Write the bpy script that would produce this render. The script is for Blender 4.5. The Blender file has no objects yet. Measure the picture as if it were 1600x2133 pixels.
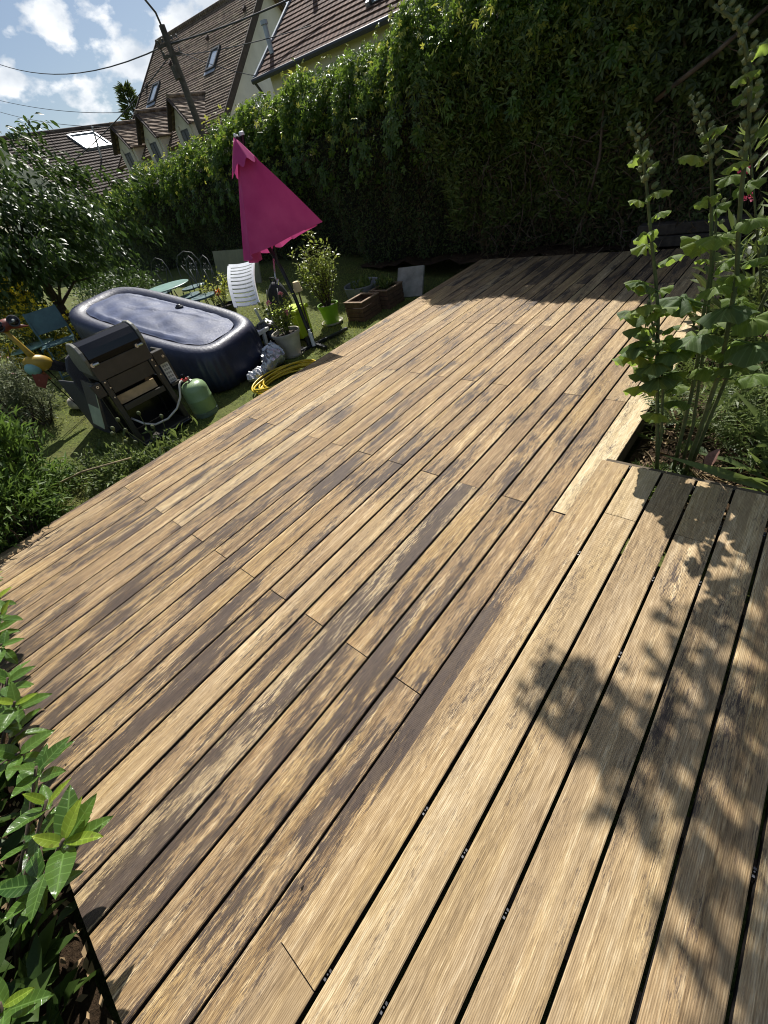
import bpy, bmesh, math, random
import numpy as np
from mathutils import Vector, Matrix

# ------------------------------------------------------------------ camera, world, sun, exposure
scene = bpy.context.scene
SUN = Vector((-0.56, 0.68, 1.0)).normalized()          # direction towards the sun

cam_data = bpy.data.cameras.new('camera')
cam_data.sensor_fit = 'VERTICAL'
cam_data.sensor_height = 24.0
cam_data.lens = 856.375 / 2133.0 * 24.0
cam_data.clip_start = 0.05
cam_data.clip_end = 2000
cam = bpy.data.objects.new('camera', cam_data)
scene.collection.objects.link(cam)
_r = Vector((0.75375136, 0.62407524, -0.20588586))
_u = Vector((-0.30696322, 0.61137353, 0.72938055))
_f = Vector((-0.58106151, 0.48657219, -0.65239177))
cam.matrix_world = Matrix(((_r.x, _u.x, -_f.x, 0.0), (_r.y, _u.y, -_f.y, 0.0), (_r.z, _u.z, -_f.z, 1.6738), (0, 0, 0, 1)))
scene.camera = cam

world = bpy.data.worlds.new('World')
scene.world = world
world.use_nodes = True
wn, wl = world.node_tree.nodes, world.node_tree.links
wn.clear()
w_out = wn.new('ShaderNodeOutputWorld')
w_bg = wn.new('ShaderNodeBackground')
w_bg.inputs['Strength'].default_value = 0.062
w_sky = wn.new('ShaderNodeTexSky')
w_sky.sky_type = 'NISHITA'
w_sky.sun_disc = False
w_sky.sun_elevation = math.asin(SUN.z)
w_sky.sun_rotation = math.atan2(SUN.x, SUN.y)
w_sky.altitude = 100
w_sky.air_density = 1.0
w_sky.dust_density = 0.9
w_sky.ozone_density = 1.3
w_tc = wn.new('ShaderNodeTexCoord')
w_map = wn.new('ShaderNodeMapping')
w_map.inputs['Scale'].default_value = (1.0, 1.0, 1.7)
w_map.inputs['Location'].default_value = (3.15, 0.55, 0.30)
w_noise = wn.new('ShaderNodeTexNoise')
w_noise.inputs['Scale'].default_value = 9.0
w_noise.inputs['Detail'].default_value = 10.0
w_noise.inputs['Roughness'].default_value = 0.52
w_ramp = wn.new('ShaderNodeValToRGB')
w_ramp.color_ramp.elements[0].position = 0.565
w_ramp.color_ramp.elements[0].color = (0, 0, 0, 1)
w_ramp.color_ramp.elements[1].position = 0.625
w_ramp.color_ramp.elements[1].color = (1, 1, 1, 1)
w_cn = wn.new('ShaderNodeTexNoise')
w_cn.inputs['Scale'].default_value = 16.0
w_cn.inputs['Detail'].default_value = 5.0
w_cc = wn.new('ShaderNodeValToRGB')
w_cc.color_ramp.elements[0].position = 0.35
w_cc.color_ramp.elements[0].color = (8.0, 8.8, 9.8, 1)
w_cc.color_ramp.elements[1].position = 0.625
w_cc.color_ramp.elements[1].color = (13.0, 13.3, 13.6, 1)
w_mix = wn.new('ShaderNodeMixRGB')
wl.new(w_tc.outputs['Generated'], w_map.inputs['Vector'])
wl.new(w_map.outputs['Vector'], w_noise.inputs['Vector'])
wl.new(w_map.outputs['Vector'], w_cn.inputs['Vector'])
w_sum = w_noise.outputs['Fac']
for c_dir, c_rad, c_amp in (((-0.843, 0.502, 0.194), 0.11, 0.115), ((-0.929, 0.325, 0.177), 0.06, 0.10), ((-0.878, 0.417, 0.245), 0.07, 0.08), ((-0.903, 0.409, 0.134), 0.06, 0.085), ((-0.866, 0.474, 0.160), 0.06, 0.09), ((-0.905, 0.385, 0.185), 0.07, -0.08)):
    w_d = wn.new('ShaderNodeVectorMath'); w_d.operation = 'DISTANCE'; w_d.inputs[1].default_value = c_dir
    wl.new(w_tc.outputs['Generated'], w_d.inputs[0])
    w_mr = wn.new('ShaderNodeMapRange'); w_mr.interpolation_type = 'SMOOTHSTEP'
    w_mr.inputs['From Min'].default_value = 0.0; w_mr.inputs['From Max'].default_value = c_rad
    w_mr.inputs['To Min'].default_value = c_amp; w_mr.inputs['To Max'].default_value = 0.0
    wl.new(w_d.outputs['Value'], w_mr.inputs['Value'])
    w_ad = wn.new('ShaderNodeMath'); w_ad.operation = 'ADD'
    wl.new(w_sum, w_ad.inputs[0]); wl.new(w_mr.outputs[0], w_ad.inputs[1]); w_sum = w_ad.outputs[0]
wl.new(w_sum, w_ramp.inputs['Fac'])
wl.new(w_cn.outputs['Fac'], w_cc.inputs['Fac'])
wl.new(w_ramp.outputs['Color'], w_mix.inputs['Fac'])
wl.new(w_sky.outputs['Color'], w_mix.inputs['Color1'])
wl.new(w_cc.outputs['Color'], w_mix.inputs['Color2'])
wl.new(w_mix.outputs['Color'], w_bg.inputs['Color'])
wl.new(w_bg.outputs['Background'], w_out.inputs['Surface'])

sun_data = bpy.data.lights.new('sun', 'SUN')
sun_data.energy = 5.0
sun_data.angle = math.radians(0.53)
sun_data.color = (1.0, 0.96, 0.90)
sun = bpy.data.objects.new('sun', sun_data)
scene.collection.objects.link(sun)
sun.rotation_euler = SUN.to_track_quat('Z', 'Y').to_euler()

scene.view_settings.view_transform = 'Standard'
scene.view_settings.look = 'None'
scene.view_settings.exposure = 0.45
scene.view_settings.gamma = 1.0
scene.view_settings.use_curve_mapping = False
scene.render.engine = 'CYCLES'
scene.cycles.max_bounces = 6
scene.cycles.diffuse_bounces = 3
scene.cycles.glossy_bounces = 2
scene.cycles.transmission_bounces = 3
scene.cycles.transparent_max_bounces = 6
scene.cycles.use_denoising = True
scene.cycles.pixel_filter_type = 'BLACKMAN_HARRIS'
scene.cycles.filter_width = 1.05
scene.cycles.caustics_reflective = False
scene.cycles.caustics_refractive = False

rng = np.random.default_rng(7)
random.seed(11)
COL = scene.collection

# ------------------------------------------------------------------ helpers
def V(*a): return Vector(a)

def lawn_z(x, y=0.0):
    t = min(max((-x - 4.8) / 3.4, 0.0), 1.0)
    return -0.3 + 0.4 * t * t * (3 - 2 * t)

def lawn_z_np(x):
    t = np.clip((-x - 4.8) / 3.4, 0, 1)
    return -0.3 + 0.4 * t * t * (3 - 2 * t)

class NT:
    """small wrapper that makes node graphs short to write"""
    def __init__(self, name):
        self.m = bpy.data.materials.new(name); self.m.use_nodes = True
        self.t = self.m.node_tree; self.n = self.t.nodes; self.n.clear()
        self.out = self.n.new('ShaderNodeOutputMaterial')
    def node(self, kind, **kw):
        nd = self.n.new('ShaderNode' + kind)
        for k, v in kw.items():
            if hasattr(nd, k) and not k[0].isupper(): setattr(nd, k, v)
            else: self.set(nd, k.replace('_', ' '), v)
        return nd
    def set(self, nd, key, v):
        s = nd.inputs[key] if key in nd.inputs else nd.inputs[int(key[1:])]
        if isinstance(v, bpy.types.NodeSocket): self.t.links.new(v, s)
        elif isinstance(v, bpy.types.Node): self.t.links.new(v.outputs[0], s)
        else: s.default_value = v
    def link(self, a, b): self.t.links.new(a, b)
    def math(self, op, a, b=0.0, clamp=False):
        nd = self.n.new('ShaderNodeMath'); nd.operation = op; nd.use_clamp = clamp
        for i, v in enumerate((a, b)):
            if isinstance(v, (bpy.types.NodeSocket,)): self.t.links.new(v, nd.inputs[i])
            else: nd.inputs[i].default_value = v
        return nd.outputs[0]
    def mix(self, f, a, b, mode='MIX'):
        nd = self.n.new('ShaderNodeMixRGB'); nd.blend_type = mode
        for i, v in enumerate((f, a, b)):
            if isinstance(v, bpy.types.NodeSocket): self.t.links.new(v, nd.inputs[i])
            else: nd.inputs[i].default_value = v if not isinstance(v, tuple) or len(v) == 4 else (*v, 1)
        return nd.outputs[0]
    def ramp(self, f, stops):
        nd = self.n.new('ShaderNodeValToRGB'); r = nd.color_ramp
        while len(r.elements) < len(stops): r.elements.new(0.5)
        for e, (p, c) in zip(r.elements, stops):
            e.position = p; e.color = (c, c, c, 1) if not isinstance(c, tuple) else (*c, 1)
        self.t.links.new(f, nd.inputs[0]); return nd.outputs[0]
    def noise(self, vec, scale, detail=3.0, rough=0.5):
        nd = self.n.new('ShaderNodeTexNoise')
        if vec is not None: self.t.links.new(vec, nd.inputs['Vector'])
        nd.inputs['Scale'].default_value = scale; nd.inputs['Detail'].default_value = detail; nd.inputs['Roughness'].default_value = rough
        return nd.outputs['Fac']
    def obj(self): return self.n.new('ShaderNodeTexCoord').outputs['Object']
    def pos(self): return self.n.new('ShaderNodeNewGeometry').outputs['Position']
    def mapping(self, vec, scale=(1, 1, 1), loc=(0, 0, 0)):
        nd = self.n.new('ShaderNodeMapping'); self.t.links.new(vec, nd.inputs['Vector'])
        nd.inputs['Scale'].default_value = scale
        if isinstance(loc, bpy.types.NodeSocket): self.t.links.new(loc, nd.inputs['Location'])
        else: nd.inputs['Location'].default_value = loc
        return nd.outputs[0]
    def attr(self, name, kind='OBJECT'):
        nd = self.n.new('ShaderNodeAttribute'); nd.attribute_type = kind; nd.attribute_name = name; return nd.outputs['Fac']
    def bump(self, h, strength=0.3, dist=0.01):
        nd = self.n.new('ShaderNodeBump'); nd.inputs['Strength'].default_value = strength; nd.inputs['Distance'].default_value = dist
        self.t.links.new(h, nd.inputs['Height']); return nd.outputs[0]
    def principled(self, col, rough=0.6, normal=None, metal=0.0, spec=0.5):
        b = self.n.new('ShaderNodeBsdfPrincipled')
        for k, v in (('Base Color', col), ('Roughness', rough), ('Metallic', metal), ('Specular IOR Level', spec)):
            if isinstance(v, bpy.types.NodeSocket): self.t.links.new(v, b.inputs[k])
            else: b.inputs[k].default_value = (*v, 1) if isinstance(v, tuple) and len(v) == 3 else v
        if normal is not None: self.t.links.new(normal, b.inputs['Normal'])
        return b
    def finish(self, shader):
        self.t.links.new(shader.outputs[0], self.out.inputs['Surface']); return self.m

def plain(name, col, rough=0.6, metal=0.0, var=0.18, scale=9.0, bump=0.15, bscale=60.0, spec=0.5, coords='obj'):
    """painted or plastic surface with mottling and fine relief"""
    t = NT(name); o = t.obj() if coords == 'obj' else t.pos()
    n1 = t.noise(o, scale, 5.0, 0.6); n2 = t.noise(o, bscale, 4.0, 0.6)
    dark = tuple(c * (1 - var * 1.6) for c in col); lite = tuple(min(1, c * (1 + var)) for c in col)
    c = t.ramp(n1, [(0.3, dark), (0.7, lite)])
    r = t.ramp(n2, [(0.3, max(0.05, rough - 0.1)), (0.7, min(1, rough + 0.1))])
    return t.finish(t.principled(c, r, t.bump(n2, bump, 0.004) if bump else None, metal, spec))

def leaf_mat(name, ca, cb, trans=0.35, rough=0.42, tcol=None, spec=0.4, veins=None):
    t = NT(name); v = t.attr('var', 'GEOMETRY'); o = t.pos()
    big = t.noise(o, 2.2, 2.0)
    f = t.math('ADD', t.math('MULTIPLY', v, 0.7), t.math('MULTIPLY', big, 0.5), True)
    c = t.ramp(f, [(0.15, ca), (0.85, cb)])
    fine = t.noise(o, 120.0, 2.0)
    if veins:                                   # midrib and side veins in the leaf's own frame, a few brown specks
        sp = t.n.new('ShaderNodeSeparateXYZ'); t.link(t.obj(), sp.inputs[0])
        ax = t.math('ABSOLUTE', sp.outputs[0])
        side = t.math('SINE', t.math('MULTIPLY', t.math('SUBTRACT', sp.outputs[1], t.math('MULTIPLY', ax, veins[0])), veins[1]))
        vn = t.math('MAXIMUM', t.ramp(ax, [(0.0, 1.0), (0.022, 0.0)]), t.ramp(side, [(0.80, 0.0), (0.98, 0.55)]))
        c = t.mix(t.math('MULTIPLY', vn, 0.55), c, tuple(min(1, x * 2.0 + .03) for x in cb))
        c = t.mix(t.ramp(t.noise(o, 38.0, 3.0), [(0.66, 0.0), (0.72, 0.55)]), c, (0.10, 0.075, 0.02))
        fine = t.math('SUBTRACT', fine, t.math('MULTIPLY', vn, 1.6))
    p = t.principled(c, rough, t.bump(fine, 0.2, 0.003), 0.0, spec)
    tr = t.n.new('ShaderNodeBsdfTranslucent')
    tc = t.mix(0.6, c, tcol or tuple(min(1, x * 1.8) for x in cb), 'MIX')
    t.link(tc, tr.inputs['Color'])
    mx = t.n.new('ShaderNodeMixShader'); mx.inputs[0].default_value = trans
    t.link(p.outputs[0], mx.inputs[1]); t.link(tr.outputs[0], mx.inputs[2])
    return t.finish(mx)

def link(o, parent=None):
    COL.objects.link(o)
    if parent is not None: o.parent = parent
    return o

def tag(o, label=None, cat=None, group=None, kind=None):
    if label: o['label'] = label
    if cat: o['category'] = cat
    if group: o['group'] = group
    if kind: o['kind'] = kind
    return o

def thing(name, label, cat, loc=(0, 0, 0), rotz=0.0, group=None):
    o = bpy.data.objects.new(name, None); o.empty_display_size = 0.1
    COL.objects.link(o); o.location = loc; o.rotation_euler = (0, 0, rotz)
    return tag(o, label, cat, group)

class MB:
    """collects shapes, builds ONE mesh object"""
    def __init__(self): self.v = []; self.f = []
    def add(self, vs, fs):
        k = len(self.v); self.v += [tuple(p) for p in vs]; self.f += [tuple(i + k for i in f) for f in fs]; return self
    def box(self, a, b):
        (x0, y0, z0), (x1, y1, z1) = a, b
        return self.add([(x0, y0, z0), (x1, y0, z0), (x1, y1, z0), (x0, y1, z0), (x0, y0, z1), (x1, y0, z1), (x1, y1, z1), (x0, y1, z1)],
                        [(0, 3, 2, 1), (4, 5, 6, 7), (0, 1, 5, 4), (1, 2, 6, 5), (2, 3, 7, 6), (3, 0, 4, 7)])
    def bar(self, p, q, w, h=None, up=(0, 0, 1)):
        """rectangular bar from p to q"""
        h = h or w; p, q = Vector(p), Vector(q); d = (q - p).normalized(); u = Vector(up)
        if abs(d.dot(u)) > 0.95: u = Vector((1, 0, 0))
        s = d.cross(u).normalized() * w / 2; u = s.cross(d).normalized() * h / 2
        vs = [p - s - u, p + s - u, p + s + u, p - s + u, q - s - u, q + s - u, q + s + u, q - s + u]
        return self.add(vs, [(0, 1, 2, 3), (7, 6, 5, 4), (0, 4, 5, 1), (1, 5, 6, 2), (2, 6, 7, 3), (3, 7, 4, 0)])
    def tube(self, pts, r, n=8, cap=True):
        pts = [Vector(p) for p in pts]; rs = r if isinstance(r, (list, tuple)) else [r] * len(pts)
        k = len(self.v); u = None
        for i, p in enumerate(pts):
            d = (pts[min(i + 1, len(pts) - 1)] - pts[max(i - 1, 0)]).normalized()
            if u is None:
                u = d.orthogonal().normalized()
            else:
                u = (u - d * u.dot(d)).normalized() if (u - d * u.dot(d)).length > 1e-6 else d.orthogonal().normalized()
            w = d.cross(u)
            for j in range(n):
                a = 2 * math.pi * j / n
                self.v.append(tuple(p + (u * math.cos(a) + w * math.sin(a)) * rs[i]))
        for i in range(len(pts) - 1):
            for j in range(n):
                a, b = k + i * n + j, k + i * n + (j + 1) % n
                self.f.append((a, b, b + n, a + n))
        if cap:
            self.f.append(tuple(k + j for j in range(n))[::-1]); e = k + (len(pts) - 1) * n
            self.f.append(tuple(e + j for j in range(n)))
        return self
    def lathe(self, prof, n=28, c=(0, 0, 0), close=False):
        k = len(self.v)
        for (r, z) in prof:
            for j in range(n):
                a = 2 * math.pi * j / n
                self.v.append((c[0] + r * math.cos(a), c[1] + r * math.sin(a), c[2] + z))
        for i in range(len(prof) - 1):
            for j in range(n):
                a, b = k + i * n + j, k + i * n + (j + 1) % n
                self.f.append((a, b, b + n, a + n))
        if close:
            self.f.append(tuple(k + j for j in range(n))[::-1]); e = k + (len(prof) - 1) * n
            self.f.append(tuple(e + j for j in range(n)))
        return self
    def prism(self, poly, off):
        """planar polygon (3D points) extruded by a vector"""
        n = len(poly); off = Vector(off); a = [Vector(p) for p in poly]
        fs = [tuple(range(n))[::-1], tuple(range(n, 2 * n))] + [(i, (i + 1) % n, n + (i + 1) % n, n + i) for i in range(n)]
        return self.add(a + [p + off for p in a], fs)
    def blob(self, c, rad, seg=12, rings=8, amp=0.0, seed=0):
        rr = random.Random(seed); k = len(self.v); c = Vector(c)
        ph = [rr.uniform(0, 6.28) for _ in range(6)]
        for i in range(rings + 1):
            th = math.pi * i / rings
            for j in range(seg):
                a = 2 * math.pi * j / seg
                m = 1 + amp * (math.sin(3 * a + ph[0] + 2 * th) + math.sin(5 * a + ph[1] - 3 * th) * 0.6 + math.sin(2 * th * 2 + ph[2] + a))
                self.v.append((c.x + rad[0] * m * math.sin(th) * math.cos(a), c.y + rad[1] * m * math.sin(th) * math.sin(a), c.z + rad[2] * m * math.cos(th)))
        for i in range(rings):
            for j in range(seg):
                a, b = k + i * seg + j, k + i * seg + (j + 1) % seg
                self.f.append((a, a + seg, b + seg, b))
        return self
    def mesh(self, name, mat, smooth=False, bevel=0.0, auto=None):
        me = bpy.data.meshes.new(name); me.from_pydata(self.v, [], self.f); me.update()
        bm = bmesh.new(); bm.from_mesh(me)
        bmesh.ops.remove_doubles(bm, verts=bm.verts, dist=1e-6)
        bmesh.ops.recalc_face_normals(bm, faces=bm.faces)
        if bevel:
            bmesh.ops.bevel(bm, geom=[e for e in bm.edges if len(e.link_faces) == 2 and e.calc_face_angle(0) > 0.6], offset=bevel, segments=1, affect='EDGES')
        bm.to_mesh(me); bm.free()
        me.materials.append(mat)
        if smooth:
            for p in me.polygons: p.use_smooth = True
            if auto: me.set_sharp_from_angle(angle=math.radians(auto))
        return me
    def build(self, name, mat, parent=None, smooth=False, bevel=0.0, auto=None):
        return link(bpy.data.objects.new(name, self.mesh(name, mat, smooth, bevel, auto)), parent)

def fast_mesh(name, vs, fs, mat, var=None, smooth=False):
    me = bpy.data.meshes.new(name)
    n, (m, k) = len(vs), fs.shape
    me.vertices.add(n); me.vertices.foreach_set('co', np.ascontiguousarray(vs, np.float32).ravel())
    me.loops.add(m * k); me.loops.foreach_set('vertex_index', np.ascontiguousarray(fs, np.int32).ravel())
    me.polygons.add(m); me.polygons.foreach_set('loop_start', np.arange(0, m * k, k, dtype=np.int32))
    if smooth: me.polygons.foreach_set('use_smooth', np.ones(m, bool))
    me.update(calc_edges=True)
    if var is not None:
        at = me.attributes.new('var', 'FLOAT', 'POINT'); at.data.foreach_set('value', np.ascontiguousarray(var, np.float32))
    me.materials.append(mat)
    return me

def unit(a): return a / np.maximum(np.linalg.norm(a, axis=1, keepdims=True), 1e-9)

# leaf templates: points along +Y, normal +Z, unit length; all faces triangles
def tpl_leaf(w=0.45, fold=0.10, curl=0.12):
    v = [(0, 0, 0), (-w * .42, .28, fold), (0, .3, 0), (w * .42, .28, fold), (-w * .48, .58, fold * .8 - curl * .25), (0, .62, -curl * .3), (w * .48, .58, fold * .8 - curl * .25), (0, 1, -curl)]
    f = [(0, 2, 1), (0, 3, 2), (1, 2, 5), (1, 5, 4), (2, 3, 6), (2, 6, 5), (4, 5, 7), (5, 6, 7)]
    return np.array(v, float), np.array(f)
def tpl_small(w=0.5):
    v = [(0, 0, 0), (-w / 2, .45, .06), (0, 1, -.05), (w / 2, .45, .06)]
    return np.array(v, float), np.array([(0, 2, 1), (0, 3, 2)])
def tpl_five():
    v, f = [], []
    for a, l in ((-100, .62), (-50, .85), (0, 1.0), (50, .85), (100, .62)):
        a = math.radians(a); d = (math.sin(a), math.cos(a)); s = (d[1], -d[0]); k = len(v)
        v += [(0, 0, 0), (d[0] * l * .55 - s[0] * .17, d[1] * l * .55 - s[1] * .17, .05), (d[0] * l, d[1] * l, -.13), (d[0] * l * .55 + s[0] * .17, d[1] * l * .55 + s[1] * .17, .05)]
        f += [(k, k + 1, k + 2), (k, k + 2, k + 3)]
    return np.array(v, float), np.array(f)
def tpl_blade(w=0.05, bend=0.5):
    v = [(-w / 2, 0, 0), (w / 2, 0, 0), (-w / 2 * .8, .5, bend * .15), (w / 2 * .8, .5, bend * .15), (0, 1, bend * .6)]
    return np.array(v, float), np.array([(0, 1, 3), (0, 3, 2), (2, 3, 4)])
def tpl_frond():
    v, f = [], []
    for i in range(7):
        y = .1 + .13 * i; l = .34 * (1 - i / 8)
        for s in (-1, 1):
            k = len(v); v += [(0, y, 0), (s * l, y + l * .55, -.05), (s * l * .5, y + l * .05 + .04, 0.02)]
            f += [(k, k + 1, k + 2)]
    k = len(v); v += [(-.012, 0, 0), (.012, 0, 0), (0, 1, -.1)]; f += [(k, k + 1, k + 2)]
    return np.array(v, float), np.array(f)

def cloud_arrays(P, D, N, S, tpl, wv=None):
    """leaves at points P, axis D, normal N, sizes S"""
    tv, tf = tpl; n = len(P)
    D = unit(D); X = unit(np.cross(D, N)); Z = np.cross(X, D)
    R = np.stack([X, D, Z], axis=2)
    vs = np.einsum('nij,kj->nki', R, tv) * S[:, None, None] + P[:, None, :]
    fs = (tf[None] + (np.arange(n) * len(tv))[:, None, None]).reshape(-1, 3)
    var = np.repeat(wv if wv is not None else rng.random(n), len(tv))
    return vs.reshape(-1, 3), fs, var

def cloud(name, P, D, N, S, tpl, mat, parent=None, wv=None, kind='stuff'):
    vs, fs, var = cloud_arrays(P, D, N, S, tpl, wv)
    o = link(bpy.data.objects.new(name, fast_mesh(name, vs, fs, mat, var)), parent)
    if kind: o['kind'] = kind
    return o

def rand_dir(n): return unit(rng.normal(size=(n, 3)))

def ell_points(n, c, r, shell=0.55):
    d = rand_dir(n); t = shell + (1 - shell) * rng.random(n) ** 0.7
    return np.array(c) + d * t[:, None] * np.array(r), d

# ------------------------------------------------------------------ materials
def wood_deck_material():
    t = NT('weathered_deck_wood')
    o = t.obj(); seed = t.attr('seed'); stain = t.attr('stain'); tone = t.attr('tone'); pale = t.attr('pale'); rib = t.attr('rib')
    cmb = t.n.new('ShaderNodeCombineXYZ')
    t.link(t.math('MULTIPLY', seed, 3.7), cmb.inputs[0]); t.link(t.math('MULTIPLY', seed, 17.3), cmb.inputs[1]); t.link(t.math('MULTIPLY', seed, 5.1), cmb.inputs[2])
    add = t.n.new('ShaderNodeVectorMath'); add.operation = 'ADD'
    t.link(o, add.inputs[0]); t.link(cmb.outputs[0], add.inputs[1]); p = add.outputs[0]
    grain = t.noise(t.mapping(p, (210, 13.0, 1)), 1.0, 5.0, 0.72)
    grain2 = t.noise(t.mapping(p, (34, 0.9, 1)), 1.0, 3.0, 0.55)
    band = t.noise(t.mapping(p, (44, 0.16, 1)), 1.0, 2.0, 0.5)
    blot = t.noise(t.mapping(p, (11, 1.8, 1)), 1.0, 4.0, 0.6)
    g = t.math('ADD', t.math('MULTIPLY', grain, 0.62), t.math('MULTIPLY', grain2, 0.38))
    col = t.ramp(g, [(0.36, (0.120, 0.068, 0.030)), (0.45, (0.325, 0.208, 0.095)), (0.53, (0.505, 0.345, 0.168)), (0.62, (0.80, 0.630, 0.380))])
    # brown patches where old oil is still in the wood
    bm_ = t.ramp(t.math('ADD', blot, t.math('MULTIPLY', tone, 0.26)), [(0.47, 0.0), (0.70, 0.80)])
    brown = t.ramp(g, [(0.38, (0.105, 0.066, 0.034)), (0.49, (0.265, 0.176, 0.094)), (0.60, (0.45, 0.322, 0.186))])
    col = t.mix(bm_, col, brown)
    gold = t.ramp(t.noise(t.mapping(p, (5, 1.1, 1)), 1.0, 2.0), [(0.50, 0.0), (0.66, 0.55)])
    col = t.mix(gold, col, t.ramp(g, [(0.38, (0.19, 0.115, 0.042)), (0.5, (0.47, 0.315, 0.125)), (0.62, (0.72, 0.545, 0.27))]))
    bd = t.ramp(band, [(0.50, 0.0), (0.56, 0.55)])
    col = t.mix(bd, col, t.mix(g, (0.24, 0.155, 0.078), (0.40, 0.275, 0.145)))
    # bleached boards
    col = t.mix(pale, col, t.ramp(g, [(0.34, (0.46, 0.34, 0.17)), (0.5, (0.70, 0.56, 0.33)), (0.66, (0.88, 0.77, 0.54))]))
    # dark remains of the old stain: streaky islands with frayed, speckled edges
    big = t.noise(t.mapping(p, (12, 2.0, 1)), 1.0, 3.0, 0.55)
    mid = t.noise(t.mapping(p, (82, 8.5, 1)), 1.0, 6.0, 0.70)
    fin = t.noise(t.mapping(p, (360, 30.0, 1)), 1.0, 3.0, 0.75)
    dot = t.noise(t.mapping(p, (260, 120, 1)), 1.0, 2.0, 0.6)
    s = t.math('ADD', t.math('MULTIPLY', big, 0.56), t.math('ADD', t.math('MULTIPLY', mid, 0.40), t.math('ADD', t.math('MULTIPLY', fin, 0.12), t.math('MULTIPLY', dot, 0.06))))
    wide = t.noise(t.mapping(t.pos(), (1.5, 1.05, 1)), 1.0, 3.0, 0.6)          # blotches that run across boards
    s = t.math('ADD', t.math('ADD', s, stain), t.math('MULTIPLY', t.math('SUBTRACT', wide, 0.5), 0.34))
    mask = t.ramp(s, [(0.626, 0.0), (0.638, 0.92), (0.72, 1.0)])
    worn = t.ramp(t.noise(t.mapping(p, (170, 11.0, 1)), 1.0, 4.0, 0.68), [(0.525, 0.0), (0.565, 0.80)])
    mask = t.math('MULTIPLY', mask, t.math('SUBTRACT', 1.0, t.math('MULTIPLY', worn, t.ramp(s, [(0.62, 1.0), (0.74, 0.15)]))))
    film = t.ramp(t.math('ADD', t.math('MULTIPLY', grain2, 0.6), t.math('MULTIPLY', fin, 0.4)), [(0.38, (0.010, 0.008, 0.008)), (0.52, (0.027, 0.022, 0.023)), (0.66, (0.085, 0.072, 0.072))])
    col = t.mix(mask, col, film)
    # thin dark streaks left in the grain around the islands
    sp = t.ramp(t.math('ADD', t.math('MULTIPLY', fin, 0.62), t.math('MULTIPLY', s, 0.6)), [(0.655, 0.0), (0.705, 0.75)])
    spm = t.math('MULTIPLY', sp, t.ramp(s, [(0.42, 0.0), (0.56, 1.0)]))
    col = t.mix(spm, col, (0.085, 0.060, 0.046))
    # small knots and old screw marks
    vor = t.n.new('ShaderNodeTexVoronoi'); t.link(t.mapping(p, (7.0, 1.7, 1)), vor.inputs['Vector']); vor.inputs['Scale'].default_value = 1.0
    kn = t.ramp(t.math('ADD', vor.outputs['Distance'], t.math('MULTIPLY', dot, 0.02)), [(0.030, 0.85), (0.042, 0.0)])
    col = t.mix(kn, col, (0.050, 0.032, 0.020))
    # ribs milled along the board
    sep = t.n.new('ShaderNodeSeparateXYZ'); t.link(o, sep.inputs[0])
    wob = t.math('ADD', sep.outputs[0], t.math('MULTIPLY', t.noise(t.mapping(p, (3, .8, 1)), 1.0, 1.0), 0.0015))
    w = t.math('SINE', t.math('MULTIPLY', wob, 2 * math.pi / 0.0047))
    w01 = t.math('ADD', t.math('MULTIPLY', w, 0.5), 0.5)
    wr = t.math('MULTIPLY', t.math('SUBTRACT', 1.0, w01), rib)
    col = t.mix(t.math('MULTIPLY', wr, 0.50), col, (0.115, 0.072, 0.036))
    # grime that settled on the board faces
    grime = t.ramp(t.noise(t.mapping(p, (16, 8, 1)), 1.0, 6.0, 0.75), [(0.46, 0.0), (0.78, 0.34)])
    col = t.mix(grime, col, (0.21, 0.155, 0.095))
    h = t.math('ADD', t.math('MULTIPLY', w01, 0.5), t.math('ADD', t.math('MULTIPLY', grain, 0.9), t.math('MULTIPLY', mask, 0.25)))
    rgh = t.ramp(mask, [(0.0, 0.76), (1.0, 0.66)])
    return t.finish(t.principled(col, rgh, t.bump(h, 0.6, 0.0024), 0.0, 0.35))

M = {}
M['deck'] = wood_deck_material()
M['joist'] = plain('deck_understructure_timber', (0.10, 0.075, 0.045), 0.85, var=0.35, scale=14)
M['clip'] = plain('steel_clip', (0.16, 0.16, 0.165), 0.5, 0.8, var=0.5, scale=200)

def lawn_material():
    t = NT('lawn_ground'); o = t.pos()
    a = t.noise(o, 1.6, 5.0); b = t.noise(o, 26.0, 6.0, 0.7)
    c = t.ramp(b, [(0.28, (0.028, 0.036, 0.010)), (0.55, (0.110, 0.140, 0.030)), (0.8, (0.25, 0.25, 0.08))])
    c = t.mix(t.ramp(a, [(0.4, 0.0), (0.7, 0.55)]), c, (0.13, 0.115, 0.045))
    return t.finish(t.principled(c, 0.9, t.bump(b, 0.8, 0.03), 0, 0.2))
M['lawn'] = lawn_material()
def soil_material():
    t = NT('garden_soil'); o = t.pos()
    a = t.noise(o, 9.0, 6.0, 0.65); b = t.noise(o, 55.0, 6.0, 0.75)
    c = t.ramp(t.math('ADD', t.math('MULTIPLY', a, 0.5), t.math('MULTIPLY', b, 0.5)), [(0.32, (0.018, 0.011, 0.006)), (0.52, (0.070, 0.044, 0.024)), (0.68, (0.155, 0.10, 0.055)), (0.8, (0.26, 0.19, 0.11))])
    return t.finish(t.principled(c, 0.95, t.bump(t.math('ADD', a, b), 1.0, 0.035), 0, 0.2))
M['soil'] = soil_material()
M['chip'] = plain('dry_litter', (0.26, 0.18, 0.095), 0.9, var=0.5, scale=3, coords='pos')
M['straw'] = plain('dry_straw', (0.42, 0.33, 0.18), 0.85, var=0.4, scale=3, coords='pos')

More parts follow.
